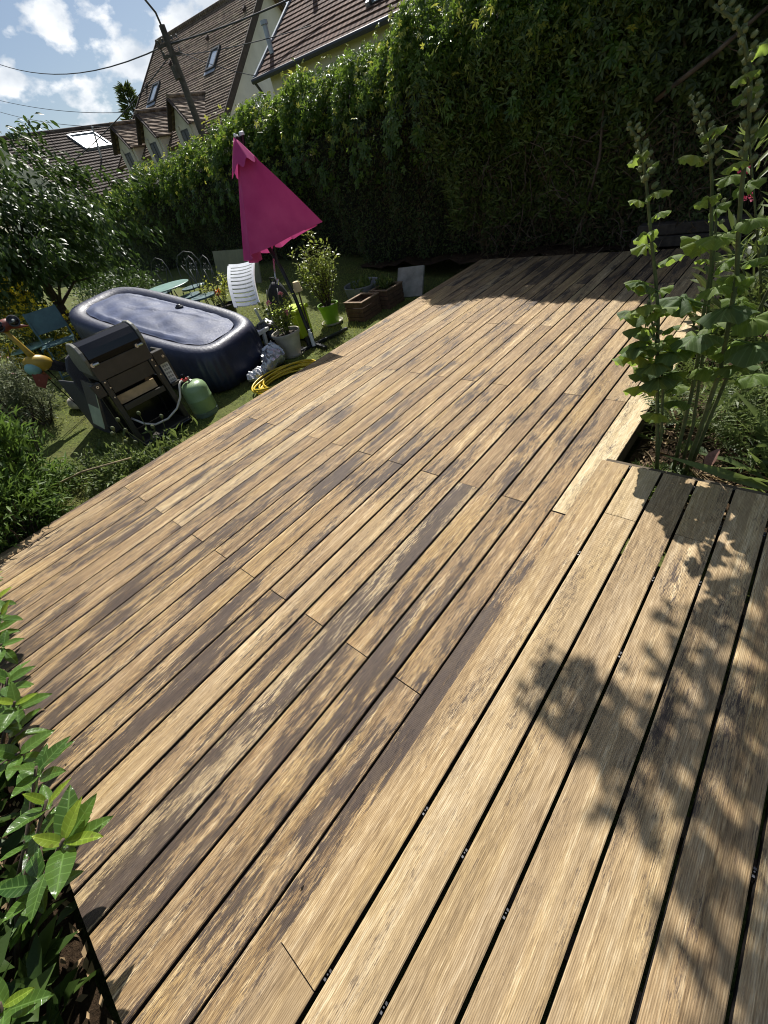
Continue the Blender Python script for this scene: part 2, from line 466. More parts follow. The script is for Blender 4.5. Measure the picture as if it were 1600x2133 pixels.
M['grass'] = leaf_mat('grass_blades', (0.075, 0.105, 0.018), (0.28, 0.31, 0.075), 0.4, 0.55)
M['creeper'] = leaf_mat('creeper_leaves', (0.026, 0.062, 0.010), (0.115, 0.190, 0.026), 0.40, 0.33, (0.30, 0.45, 0.05))
M['creeper_young'] = leaf_mat('creeper_young_leaves', (0.15, 0.21, 0.025), (0.36, 0.38, 0.06), 0.45, 0.4, (0.6, 0.6, 0.1))
M['hedge'] = leaf_mat('hedge_leaves', (0.026, 0.042, 0.010), (0.085, 0.120, 0.028), 0.25, 0.5)
M['hedge_dead'] = leaf_mat('hedge_dead_sprays', (0.045, 0.030, 0.016), (0.105, 0.075, 0.035), 0.1, 0.8)
M['thuja'] = leaf_mat('thuja_sprays', (0.040, 0.068, 0.011), (0.120, 0.165, 0.032), 0.25, 0.5)
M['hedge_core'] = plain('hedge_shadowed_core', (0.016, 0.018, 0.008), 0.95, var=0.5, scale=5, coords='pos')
M['cherry'] = leaf_mat('cherry_leaves', (0.020, 0.042, 0.010), (0.058, 0.098, 0.020), 0.28, 0.40, None, 0.3)
M['laurel'] = leaf_mat('laurel_leaves', (0.022, 0.062, 0.012), (0.085, 0.160, 0.028), 0.30, 0.26, (0.36, 0.54, 0.05), 0.4, (.55, 44.0))
M['laurel_young'] = leaf_mat('laurel_young_leaves', (0.11, 0.20, 0.02), (0.25, 0.34, 0.035), 0.45, 0.28, (0.55, 0.70, 0.06), 0.4, (.55, 44.0))
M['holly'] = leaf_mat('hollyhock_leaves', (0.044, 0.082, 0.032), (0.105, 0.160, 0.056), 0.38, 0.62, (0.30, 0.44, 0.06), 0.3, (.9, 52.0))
M['holly_lit'] = leaf_mat('hollyhock_sunlit_leaves', (0.075, 0.130, 0.030), (0.155, 0.215, 0.060), 0.50, 0.6, (0.42, 0.58, 0.08), 0.3, (.9, 52.0))  # lighter copy for the upper leaves, sunlight put into the colour
M['bud'] = leaf_mat('hollyhock_buds', (0.115, 0.145, 0.060), (0.27, 0.30, 0.145), 0.2, 0.75)
M['stem'] = plain('green_stem', (0.085, 0.105, 0.036), 0.7, var=0.35, scale=30)
M['willow'] = leaf_mat('lance_leaves', (0.030, 0.066, 0.012), (0.110, 0.180, 0.030), 0.34, 0.55)
M['greyleaf'] = leaf_mat('grey_green_leaves', (0.062, 0.085, 0.040), (0.175, 0.200, 0.100), 0.25, 0.5)
M['cover'] = leaf_mat('ground_cover_leaves', (0.045, 0.080, 0.018), (0.150, 0.195, 0.050), 0.35, 0.5)
M['shrub'] = leaf_mat('pot_shrub_leaves', (0.060, 0.110, 0.015), (0.240, 0.285, 0.050), 0.38, 0.28)
M['yellowflower'] = leaf_mat('yellow_petals', (0.62, 0.40, 0.01), (0.80, 0.60, 0.03), 0.3, 0.6)
M['pinkflower'] = leaf_mat('pink_petals', (0.72, 0.16, 0.20), (0.86, 0.42, 0.44), 0.3, 0.6)
M['redflower'] = leaf_mat('crimson_petals', (0.30, 0.02, 0.06), (0.48, 0.06, 0.13), 0.3, 0.6)
M['orangeflower'] = leaf_mat('orange_petals', (0.66, 0.10, 0.02), (0.80, 0.22, 0.05), 0.3, 0.6)
M['bark'] = plain('bark', (0.075, 0.055, 0.040), 0.9, var=0.45, scale=14, bump=0.7, bscale=40)
M['twig'] = plain('dry_twig', (0.11, 0.080, 0.055), 0.9, var=0.4, scale=12)
def gloss(name, col, rough):
    t = NT(name); n = t.noise(t.obj(), 4.0, 3.0)
    return t.finish(t.principled(t.ramp(n, [(0.3, tuple(x * .8 for x in col)), (0.7, tuple(x * 1.2 for x in col))]), rough))
M['black'] = gloss('black_lacquer', (0.007, 0.007, 0.008), 0.16)
M['grill'] = plain('grill_dark_metal', (0.060, 0.054, 0.045), 0.48, 0.35, var=0.14, bump=0.06)
M['grill_grey'] = plain('grill_grey_endcap', (0.17, 0.17, 0.15), 0.45, 0.3, var=0.12)
M['steel'] = plain('bright_steel', (0.62, 0.62, 0.60), 0.3, 0.85, var=0.12)
M['darksteel'] = plain('umbrella_dark_steel', (0.030, 0.032, 0.036), 0.42, 0.5, var=0.2)
M['paper'] = plain('faded_label_paper', (0.62, 0.62, 0.58), 0.8, var=0.1)
M['print'] = plain('label_grey_print', (0.25, 0.26, 0.25), 0.8, var=0.1)
M['pale_panel'] = plain('pale_green_panel', (0.36, 0.42, 0.28), 0.5, var=0.15)
M['plank'] = plain('fresh_plank', (0.50, 0.36, 0.20), 0.8, var=0.2)
M['bottle'] = plain('green_bottle_paint', (0.235, 0.345, 0.170), 0.34, var=0.09, scale=6, bump=0.06)
M['bottle_foot'] = plain('bottle_foot_paint', (0.12, 0.17, 0.12), 0.55, var=0.25)
M['red'] = plain('red_plastic', (0.62, 0.07, 0.06), 0.45, var=0.1)
M['white'] = plain('white_plastic', (0.74, 0.76, 0.78), 0.42, var=0.07, scale=5, bump=0.06)
M['hose_white'] = plain('pale_rubber_hose', (0.62, 0.58, 0.52), 0.5, var=0.1)
M['hose'] = plain('yellow_garden_hose', (0.66, 0.47, 0.02), 0.38, var=0.14, scale=25, bump=0.06)
M['lettering'] = plain('white_lettering', (0.80, 0.86, 0.80), 0.5, var=0.03, bump=0)
def tub_material(name, base, rough):
    t = NT(name); o = t.obj()
    a = t.noise(o, 3.0, 5.0, 0.6); b = t.noise(t.mapping(o, (26, 26, 3)), 1.0, 3.0, 0.6); dust = t.noise(o, 60.0, 5.0, 0.7)
    c = t.ramp(a, [(0.3, tuple(x * .75 for x in base)), (0.7, tuple(x * 1.25 for x in base))])
    c = t.mix(t.ramp(dust, [(0.55, 0.0), (0.8, 0.28)]), c, (0.20, 0.21, 0.23))
    r = t.ramp(dust, [(0.3, rough - .08), (0.7, rough + .14)])
    return t.finish(t.principled(c, r, t.bump(t.math('ADD', b, t.math('MULTIPLY', dust, 0.15)), 0.35, 0.012), 0, 0.5))
M['tub'] = tub_material('inflatable_navy_vinyl', (0.016, 0.022, 0.052), 0.44)
M['tub_cover'] = tub_material('inflatable_cover_vinyl', (0.038, 0.058, 0.132), 0.60)
def fabric(name, ca, cb, trans):
    t = NT(name); o = t.obj(); a = t.noise(o, 3.5, 4.0); w = t.noise(o, 260.0, 2.0)
    c = t.mix(t.ramp(a, [(0.3, 0.0), (0.7, 1.0)]), ca, cb)
    p = t.principled(c, 0.85, t.bump(w, 0.2, 0.002), 0, 0.2)
    tr = t.n.new('ShaderNodeBsdfTranslucent'); t.link(c, tr.inputs['Color'])
    mx = t.n.new('ShaderNodeMixShader'); mx.inputs[0].default_value = trans
    t.link(p.outputs[0], mx.inputs[1]); t.link(tr.outputs[0], mx.inputs[2]); return t.finish(mx)
M['pink'] = fabric('magenta_canvas', (0.50, 0.060, 0.225), (0.62, 0.105, 0.300), 0.30)
M['khaki'] = plain('khaki_board', (0.22, 0.22, 0.15), 0.85, var=0.14, scale=4)
M['teal'] = plain('teal_paint', (0.060, 0.125, 0.130), 0.5, var=0.2)
M['teal_light'] = plain('table_sea_green_paint', (0.165, 0.290, 0.240), 0.38, var=0.18)
M['iron'] = plain('wrought_iron_grey', (0.085, 0.09, 0.088), 0.6, 0.3, var=0.25)
M['wicker'] = plain('charcoal_wicker', (0.050, 0.050, 0.055), 0.7, var=0.35, scale=120, bump=0.8, bscale=160)
M['stone'] = plain('pale_limestone', (0.52, 0.48, 0.40), 0.9, var=0.25, scale=11, bump=0.6, bscale=30)
M['slab'] = plain('grey_concrete_slab', (0.30, 0.29, 0.24), 0.9, var=0.32, scale=5, bump=0.4, bscale=40)
M['pot_white'] = plain('weathered_white_pot', (0.52, 0.48, 0.40), 0.72, var=0.2, scale=5)
M['pot_green'] = plain('lime_green_pot', (0.185, 0.360, 0.020), 0.45, var=0.1, scale=5)
M['lime'] = plain('lime_plastic_crate', (0.46, 0.60, 0.030), 0.42, var=0.08)
M['cream'] = plain('cream_plastic', (0.72, 0.60, 0.32), 0.5, var=0.08)
M['bag'] = plain('black_bin_liner', (0.010, 0.010, 0.012), 0.25, var=0.2, scale=14, bump=0.9, bscale=14)
M['backpack'] = plain('dark_backpack_cloth', (0.022, 0.026, 0.034), 0.75, var=0.25)
M['foil'] = plain('silver_sacking', (0.60, 0.61, 0.62), 0.38, 0.65, var=0.22, scale=11, bump=1.0, bscale=22)
M['box_wood'] = plain('planter_brown_wood', (0.125, 0.068, 0.036), 0.8, var=0.3, scale=14, bump=0.4)
M['box_top'] = plain('planter_trim_wood', (0.21, 0.135, 0.075), 0.8, var=0.25, scale=14)
M['galv'] = plain('grey_basin', (0.25, 0.26, 0.26), 0.6, 0.3, var=0.2)
M['potsoil'] = plain('pot_soil', (0.035, 0.024, 0.015), 0.95, var=0.4, scale=30, bump=0.8)
M['bird_yellow'] = plain('painted_yellow_metal', (0.42, 0.27, 0.03), 0.4, var=0.18)  # yellow darkened, the small tree's shade put into the paint colour
M['bird_red'] = plain('painted_rust_red_metal', (0.20, 0.042, 0.024), 0.5, var=0.3)
M['bird_teal'] = plain('painted_teal_metal', (0.22, 0.42, 0.38), 0.45, var=0.2)
M['rust'] = plain('rusty_orange_metal', (0.33, 0.12, 0.03), 0.6, var=0.3)
M['darkwall'] = plain('garden_wall_render', (0.10, 0.085, 0.065), 0.95, var=0.4, scale=3, bump=0.6)
M['sleeper'] = plain('old_sleeper_timber', (0.060, 0.048, 0.036), 0.9, var=0.35, scale=10, bump=0.5)
M['render'] = plain('grey_cream_render', (0.66, 0.64, 0.60), 0.92, var=0.10, scale=0.9, bump=0.3, bscale=18)
M['cream_wall'] = plain('cream_house_wall', (0.74, 0.69, 0.58), 0.92, var=0.08, scale=0.8, bump=0.2, bscale=18)
M['dormer_wall'] = plain('dormer_cream_render', (0.64, 0.59, 0.49), 0.9, var=0.10, scale=2, bump=0.2)
M['stone_trim'] = plain('pale_stone_surround', (0.56, 0.52, 0.44), 0.9, var=0.12, scale=5)
M['darkwood'] = plain('dark_brown_verge_board', (0.055, 0.038, 0.030), 0.8, var=0.25, scale=6)
M['zinc'] = plain('zinc_flashing', (0.36, 0.39, 0.42), 0.45, 0.55, var=0.12, scale=3)
M['frame'] = plain('dark_window_frame', (0.050, 0.052, 0.055), 0.5, var=0.1)
M['pole'] = plain('wooden_utility_pole', (0.075, 0.066, 0.058), 0.9, var=0.3, scale=5, bump=0.4)
M['cable'] = plain('cable_black_rubber', (0.035, 0.037, 0.045), 0.6, var=0.1, bump=0)
def glass_material():
    t = NT('window_glass'); n = t.noise(t.obj(), 2.5, 2.0)
    c = t.ramp(n, [(0.3, (0.10, 0.13, 0.15)), (0.7, (0.24, 0.28, 0.30))])
    return t.finish(t.principled(t.mix(0.8, c, (0.62, 0.70, 0.75)), 0.18, None, 0.65, 0.9))  # pale metallic base stands in for bright sky reflected in the panes
M['glass'] = glass_material()
M['dim_glass'] = gloss('pale_roof_glass', (0.30, 0.34, 0.35), 0.25)
M['dark_glass'] = gloss('curtained_window_glass', (0.05, 0.05, 0.055), 0.12)
def tile_material(name, ca, cb, cc, tw):
    t = NT(name); o = t.obj()
    sep = t.n.new('ShaderNodeSeparateXYZ'); t.link(o, sep.inputs[0])
    wv = t.math('SINE', t.math('MULTIPLY', sep.outputs[0], 2 * math.pi / tw))
    cell = t.n.new('ShaderNodeTexVoronoi'); t.link(t.mapping(o, (1 / tw, 1 / tw, 1 / tw)), cell.inputs['Vector']); cell.inputs['Scale'].default_value = 1.0
    big = t.noise(o, 0.7, 5.0, 0.6)
    sp = t.n.new('ShaderNodeSeparateColor'); t.link(cell.outputs['Color'], sp.inputs[0])
    c = t.ramp(sp.outputs[0], [(0.0, ca), (0.5, cb), (1.0, cc)])
    c = t.mix(t.ramp(big, [(0.35, 0.0), (0.7, 0.6)]), c, tuple(x * .55 for x in ca))
    c = t.mix(t.ramp(wv, [(0.0, 0.0), (0.95, 0.42)]), c, (0.03, 0.024, 0.02))
    return t.finish(t.principled(c, 0.88, t.bump(wv, 0.5, 0.03), 0, 0.25))
M['tile_brown'] = tile_material('plain_brown_tiles', (0.155, 0.112, 0.084), (0.235, 0.175, 0.130), (0.335, 0.26, 0.19), 0.17)
M['tile_red'] = tile_material('red_brown_interlocking_tiles', (0.120, 0.070, 0.052), (0.165, 0.096, 0.070), (0.215, 0.132, 0.096), 0.23)
M['tile_dark'] = tile_material('dark_grey_brown_tiles', (0.078, 0.062, 0.054), (0.110, 0.088, 0.076), (0.145, 0.115, 0.098), 0.23)

# ------------------------------------------------------------------ ground
def ground_sheet():
    xs = np.concatenate([[-900, -300, -120, -60, -30], np.arange(-16, -3.0, 0.25), [-2, -1, 0, 1, 2, 4, 8, 20, 60, 300, 900]])
    ys = np.concatenate([[-900, -300, -60, -20], np.arange(-4, 9, 0.5), [12, 20, 40, 120, 400, 900]])
    X, Y = np.meshgrid(xs, ys, indexing='ij')
    Z = lawn_z_np(X)
    near = (X > -12) & (X < -4) & (Y > -2) & (Y < 8)
    Z = Z + np.where(near, (np.sin(X * 3.1 + Y * 1.7) + np.sin(Y * 4.3 - X)) * 0.008, 0)
    Z = np.where(X > -3.8, -0.36, Z)
    n, m = X.shape; idx = np.arange(n * m).reshape(n, m)
    f = np.stack([idx[:-1, :-1], idx[1:, :-1], idx[1:, 1:], idx[:-1, 1:]], 2).reshape(-1, 4)
    o = link(bpy.data.objects.new('lawn', fast_mesh('lawn', np.stack([X, Y, Z], 2).reshape(-1, 3), f, M['lawn'], smooth=True)))
    tag(o, kind='structure')
ground_sheet()

def soil_sheet(name, x0, x1, y0, y1, z, amp, step):
    xs = np.arange(x0, x1 + 1e-6, step); ys = np.arange(y0, y1 + 1e-6, step)
    X, Y = np.meshgrid(xs, ys, indexing='ij')
    Z = z + amp * (np.sin(X * 7.1 + Y * 3.3) * .4 + np.sin(Y * 11.7 - X * 5) * .3 + rng.normal(size=X.shape) * .5)
    n, m = X.shape; idx = np.arange(n * m).reshape(n, m)
    f = np.stack([idx[:-1, :-1], idx[1:, :-1], idx[1:, 1:], idx[:-1, 1:]], 2).reshape(-1, 4)
    o = link(bpy.data.objects.new(name, fast_mesh(name, np.stack([X, Y, Z], 2).reshape(-1, 3), f, M['soil'], smooth=True)))
    return tag(o, kind='structure')
soil_sheet('flower_bed_soil', -0.46, 5.0, 2.15, 12.0, -0.17, 0.022, 0.06)
soil_sheet('hedge_foot_soil', -30.0, -0.5, 6.80, 10.0, -0.05, 0.05, 0.2)
soil_sheet('shrub_bed_soil', -4.3, -0.4, -2.6, -0.86, -0.12, 0.025, 0.06)

# ------------------------------------------------------------------ wooden deck
PITCH, BW, TH = 0.150, 0.1445, 0.027
M['board_side'] = plain('board_side_old_stain', (0.026, 0.020, 0.017), 0.8, var=0.3, scale=30)  # old stain kept on the sides, dark too so the gaps read black
_mesh_cache = {}
def board_mesh(w, l):
    key = (round(w, 4), round(l, 3))
    if key not in _mesh_cache:
        e = 0.0025; x, y = w / 2, l / 2
        sec = [(-x, -TH), (x, -TH), (x, -e), (x - e, 0), (-x + e, 0), (-x, -e)]
        n = len(sec); vs = [(a, -y, b) for a, b in sec] + [(a, y, b) for a, b in sec]
        fs = [tuple(range(n))[::-1], tuple(range(n, 2 * n))] + [(i, (i + 1) % n, n + (i + 1) % n, n + i) for i in range(n)]
        me = MB().add(vs, fs).mesh('board', M['deck']); me.materials.append(M['board_side'])
        for pf in me.polygons:
            if pf.normal.z < 0.5: pf.material_index = 1
        _mesh_cache[key] = me
    return _mesh_cache[key]

def board(parent, x0, x1, y0, y1, z, stain, tone, pale=0.0, rib=0.35, jit=0.0):
    o = bpy.data.objects.new('board', board_mesh(x1 - x0, y1 - y0))
    o.location = ((x0 + x1) / 2, (y0 + y1) / 2, z + jit); link(o, parent)
    o['seed'] = random.uniform(0, 9); o['stain'] = stain; o['tone'] = tone; o['pale'] = pale; o['rib'] = rib
    return o

deck = thing('wooden_deck', 'large weathered plank deck with patchy dark stain remains, reaching to the hedge', 'deck', (0, 0, 0))
X_RIGHT = -0.629
EVEN = [-0.79, 0.455, 2.945, 5.435, 6.68]
ODD = [-0.79, 1.695, 4.19, 6.68]
rd = random.Random(5)
# stain strength read off the photograph: strongest near the front-left and along some boards
special = {(0, 0): (0.085, 0.1), (0, 1): (0.05, 0.35), (1, 0): (0.07, 0.3), (2, 0): (0.075, 0.3), (3, 0): (0.105, 0.5), (4, 0): (0.06, 0.5),
           (5, 0): (-0.06, 0.3), (6, 0): (0.105, 0.1), (7, 0): (0.075, 0.1), (8, 0): (-0.03, 0.6), (9, 0): (0.08, 0.1), (10, 0): (0.06, 0.4),
           (11, 0): (0.06, 0.5), (12, 0): (0.10, 0.6), (13, 0): (0.06, 0.6), (14, 0): (0.045, 0.4), (15, 0): (0.03, 0.6), (16, 0): (0.075, 0.3), (17, 0): (0.06, 0.2),
           (18, 0): (0.05, 0.1), (19, 0): (0.085, 0.1), (20, 0): (0.06, 0.2), (21, 0): (0.03, 0.5)}
for i in range(22):
    xr = X_RIGHT - PITCH * i
    js = EVEN if i % 2 == 0 else ODD
    for k in range(len(js) - 1):
        y0, y1 = js[k], js[k + 1]; ym = (y0 + y1) / 2
        st = 0.028 - 0.012 * max(0, ym - 0.8) + rd.uniform(-0.05, 0.05)
        to = rd.uniform(0.0, 0.8)
        if (i, k) in special: st, to = special[(i, k)]
        st = st * (0.78 if k == 0 else 0.55) - (0.004 if k == 0 else 0.012)
        if y0 > 5.0: st, to = 0.055, 0.9  # extra dirt and stain at the far end, hedge shade deepened in the colour
        pl = 0.0
        if rd.random() < 0.18: pl = rd.uniform(0.15, 0.4)
        if (i, k) in ((5, 0),): pl = 0.12
        gap = 0.0056 + rd.uniform(0, 0.0030) + (0.0038 if i < 8 else 0.0016 if i < 15 else 0.0)
        g2 = 0.0015 + rd.uniform(0, .0015)
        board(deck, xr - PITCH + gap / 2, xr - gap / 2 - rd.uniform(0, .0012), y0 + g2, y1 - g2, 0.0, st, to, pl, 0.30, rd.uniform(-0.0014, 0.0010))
# right-hand edge row: dark near half (mostly under the platform), bleached far half
for (y0, y1, st, to, pl) in ((-0.79, 1.69, 0.06, 0.2, 0.0), (1.70, 4.185, -0.012, 0.2, 0.78), (4.195, 6.68, -0.01, 0.2, 0.6)):
    board(deck, X_RIGHT + 0.002, -0.480, y0, y1, 0.0, st, to, pl, 0.2)
XL = X_RIGHT - PITCH * 22
fa = MB().box((-0.512, 2.0, -0.16), (-0.486, 6.66, -0.0285)).build('fascia_board', M['joist'], deck)
MB().box((XL + 0.03, -0.76, -0.17), (XL + 0.06, 6.64, -0.0285)).build('fascia_board', M['joist'], deck)
MB().box((XL + 0.07, -0.775, -0.17), (-0.53, -0.75, -0.0285)).build('fascia_board', M['joist'], deck)
for y in (-0.5, 0.455, 1.07, 1.695, 2.32, 2.945, 3.57, 4.19, 4.81, 5.435, 6.06, 6.6):
    MB().box((XL + 0.08, y - 0.03, -0.13), (-0.52, y + 0.03, -0.030)).build('joist', M['joist'], deck)

platform = thing('deck_platform', 'raised pale platform of clean ribbed planks with wide gaps in the foreground', 'deck', (0, 0, 0))
ZP, PP = 0.10, 0.1525
rows = [(-0.519, -0.3765)]
xl = -0.3635
for k in range(9):
    rows.append((xl, xl + 0.1415 + rd.uniform(-.0015, .0015))); xl += PP
pj = {0: [-1.3, -0.357, 2.11], 1: [-1.3, 1.69, 2.11], 2: [-1.3, 2.11], 3: [-1.3, 1.683, 2.11], 4: [-1.3, 2.11]}
for i, (a, b) in enumerate(rows):
    js = pj.get(i, [-1.3, 2.11])
    for k in range(len(js) - 1):
        pale = 0.30 if i in (1,) else (0.12 if i == 0 else rd.uniform(0.05, 0.22))
        tone = {0: 0.75, 1: 0.1, 2: 0.5}.get(i, rd.uniform(0.1, 0.6))
        if k == len(js) - 2 and k > 0: pale = 0.45 if i == 1 else pale; tone = 0.1
        board(platform, a, b, js[k] + .0015, js[k + 1] - .0015, ZP, -0.075, tone, pale, 0.60, rd.uniform(-0.001, 0.001))
MB().box((-0.50, 2.112, 0.0), (0.99, 2.134, ZP - 0.004)).build('end_board', M['joist'], platform)
MB().box((-0.508, -1.25, 0.003), (-0.486, 2.10, ZP - TH - .001)).build('side_board', M['joist'], platform)
for y in (-0.3, 0.13, 0.56, 0.99, 1.42, 1.85):
    MB().box((-0.48, y - 0.03, -0.09), (1.0, y + 0.03, ZP - TH - .002)).build('joist', M['joist'], platform)
clip_mesh = MB().box((-.0035, -.014, -.014), (.0030, -.008, -.007)).box((-.0025, .006, -.014), (.0038, .012, -.008)).tube([(0, 0, -.012), (0, 0, -.005)], .0022, 6).mesh('clip', M['clip'])
for i in range(6):
    gx = -0.3703 + PP * i - (0.0 if i else 0.0)
    for y in (-0.3, 0.13, 0.56, 0.99, 1.42, 1.85, 2.08):
        if rd.random() < 0.5:
            c = link(bpy.data.objects.new('clip', clip_mesh), platform); c.location = (gx + rd.uniform(-.001, .001), y + rd.uniform(-.05, .05), ZP)

# ------------------------------------------------------------------ houses beyond the hedge
def courses(L, S, step, lift=0.045, over=0.06):
    """stepped tile courses in a local frame: x along the ridge 0..L, y down the slope 0..S, z out of the slope"""
    m = MB(); n = max(2, int(round(S / step))); d = S / n; segs = max(1, int(L / 1.4))
    r = random.Random(int(L * 100))
    for k in range(n):
        y0, y1 = k * d, (k + 1) * d + over * .4
        xs = [L * j / segs for j in range(segs + 1)]
        w = [r.uniform(-.012, .012) for _ in xs]
        vs, fs = [], []
        for x, q in zip(xs, w):
            vs += [(x, y0, 0.004), (x, y1, lift + q), (x, y1, 0.0)]
        for j in range(segs):
            a = 3 * j; fs += [(a, a + 1, a + 4, a + 3), (a + 1, a + 2, a + 5, a + 4)]
        m.add(vs, fs)
    return m

def roof_obj(m, name, mat, origin, ex, ey, parent, slab=0.12, L=1, S=1):
    """place local roof mesh; ex along the ridge, ey down the slope"""
    ex, ey = Vector(ex).normalized(), Vector(ey).normalized(); ez = ex.cross(ey)
    flip = ez.z < 0
    if flip: ez = -ez
    m.box((0.0, 0.0, -slab), (L, S, -0.004))
    o = m.build(name, mat, parent)
    M4 = Matrix(((ex.x, ey.x, ez.x, origin[0]), (ex.y, ey.y, ez.y, origin[1]), (ex.z, ey.z, ez.z, origin[2]), (0, 0, 0, 1)))
    o.matrix_basis = M4
    return o

# --- big house: steep brown roof, three dormers, two roof windows
hA = thing('big_house', 'tall house with steep brown tiled roof, three small dormers and two roof windows', 'house', (-27.57, 25.33, 0))
A0 = V(0, 0, 9.87)
e1, e2 = V(-0.98364, -0.18012, 0), V(0.18012, -0.98364, 0)
ANG = math.radians(38.33); sdn = (e2 * math.cos(ANG) - V(0, 0, 1) * math.sin(ANG)).normalized()
sup = (-e2 * math.cos(ANG) - V(0, 0, 1) * math.sin(ANG)).normalized()
LA, SA = 10.25, 9.2
roofA = roof_obj(courses(LA, SA, 0.19), 'roof', M['tile_brown'], A0, e1, sdn, hA, L=LA, S=SA)
roof_obj(courses(LA, SA, 0.4), 'rear_roof', M['tile_brown'], A0 - V(0, 0, .01), e1, sup, hA, L=LA, S=SA)
def lp(a, s, out=0.0): return A0 + e1 * a + sdn * s + (e1.cross(sdn) if e1.cross(sdn).z > 0 else -e1.cross(sdn)) * out
NA = e1.cross(sdn); NA = NA if NA.z > 0 else -NA
MB().tube([A0 + V(0, 0, .04) - e1 * .05, A0 + V(0, 0, .04) + e1 * (LA + .05)], 0.13, 8).build('ridge_cap', M['tile_brown'], hA)
# walls
hb = SA * math.cos(ANG) - 0.5; zb = 9.87 - (SA) * math.sin(ANG) + 0.25
gw = MB().prism([A0 + e1 * .35 + V(0, 0, -.18), A0 + e1 * .35 + e2 * hb + V(0, 0, -(hb + .2) * math.tan(ANG)), A0 + e1 * .35 + e2 * hb + V(0, 0, -9.8), A0 + e1 * .35 - e2 * hb + V(0, 0, -9.8), A0 + e1 * .35 - e2 * hb + V(0, 0, -(hb + .2) * math.tan(ANG))], e1 * (LA - .7))
gw.build('wall', M['render'], hA)
for sgn in (sdn, sup):
    MB().bar(A0 - e1 * .03 + sgn * 0.0 - NA * 0 + V(0, 0, -.10), A0 - e1 * .03 + sgn * SA + V(0, 0, -.10), 0.07, 0.34, up=tuple(e1.cross(sgn))).build('verge_board', M['darkwood'], hA)
    MB().bar(A0 + e1 * (LA + .03) + V(0, 0, -.10), A0 + e1 * (LA + .03) + sgn * SA + V(0, 0, -.10), 0.07, 0.34, up=tuple(e1.cross(sgn))).build('verge_board', M['darkwood'], hA)
for a, s in ((2.68, 4.1), (8.45, 4.4)):
    rw = MB()
    for (x0, x1, y0, y1) in ((-.40, -.30, -.70, .70), (.30, .40, -.70, .70), (-.40, .40, -.70, -.58), (-.40, .40, .60, .72)):
        rw.prism([lp(a + x0, s + y0, .02), lp(a + x1, s + y0, .02), lp(a + x1, s + y1, .02), lp(a + x0, s + y1, .02)], NA * .11)
    f = rw.build('roof_window', M['frame'], hA)
    MB().prism([lp(a - .3, s - .58, .05), lp(a + .3, s - .58, .05), lp(a + .3, s + .6, .05), lp(a - .3, s + .6, .05)], NA * .03).build('pane', M['glass'], f)
    MB().prism([lp(a - .48, s + .73, .05), lp(a + .48, s + .73, .05), lp(a + .48, s + .95, .05), lp(a - .48, s + .95, .05)], NA * .02).build('flashing', M['zinc'], f)
for a, s in ((0.9, 1.6), (3.9, 2.2), (7.4, 2.6), (9.7, 3.4)):
    MB().prism([lp(a - .07, s, .03), lp(a + .07, s, .03), lp(a + .07, s + .22, .03), lp(a - .07, s + .22, .03)], NA * .16).build('vent_tile', M['darkwood'], hA)
# dormers
def dormer(ac):
    f2 = 7.7; zr = 5.95; hw = 0.86; ze = 4.80
    P = lambda a, o, z: A0 + e1 * (ac + a) + e2 * o + V(0, 0, z - 9.87)
    def back(z): return (9.87 - z) / math.tan(ANG)          # e2 offset where the main roof is at this height
    b = MB().prism([P(-hw + .12, f2 - .25, ze - .1), P(0, f2 - .25, zr - .22), P(hw - .12, f2 - .25, ze - .1), P(hw - .12, f2 - .25, 2.6), P(-hw + .12, f2 - .25, 2.6)], -e2 * 2.4)
    d = b.build('dormer', M['dormer_wall'], hA)
    for sg in (-1, 1):
        n = 7; rows = MB()
        for k in range(n):
            t0, t1 = k / n, (k + 1) / n + .03
            za, zb_ = zr + (ze - zr) * t0, zr + (ze - zr) * t1
            q = [P(sg * hw * t0, f2, za), P(sg * hw * t1, f2, zb_ + .03), P(sg * hw * t1, back(zb_) - .15, zb_ + .03), P(sg * hw * t0, back(za) - .15, za)]
            rows.prism(q, V(0, 0, -.06))
        rows.build('dormer_roof', M['tile_brown'], d)
        MB().bar(P(0, f2 + .03, zr - .06), P(sg * (hw + .02), f2 + .03, ze - .10), 0.06, 0.26, up=tuple(e2)).build('barge_board', M['darkwood'], d)
    MB().tube([P(0, f2 + .02, zr + .04), P(0, back(zr), zr + .04)], 0.10, 8).build('dormer_ridge', M['tile_brown'], d)
    wz0, wz1, ww = 3.3, 4.62, 0.34
    for (x0, x1, z0, z1) in ((-ww - .24, -ww, wz0, wz1 + .2), (ww, ww + .24, wz0, wz1 + .2)):
        MB().prism([P(x0, f2 - .26, z0), P(x1, f2 - .26, z0), P(x1, f2 - .26, z1), P(x0, f2 - .26, z1)], e2 * .09).build('surround', M['stone_trim'], d)
    w = MB().prism([P(-ww, f2 - .26, wz0), P(ww, f2 - .26, wz0), P(ww, f2 - .26, wz1), P(-ww, f2 - .26, wz1)], e2 * .03).build('window', M['frame'], d)
    for x in (-.17, .17):
        MB().prism([P(x - .13, f2 - .225, wz0 + .08), P(x + .13, f2 - .225, wz0 + .08), P(x + .13, f2 - .225, wz1 - .08), P(x - .13, f2 - .225, wz1 - .08)], e2 * .012).build('pane', M['dark_glass'], d)
for ac in (2.55, 5.60, 8.35): dormer(ac)

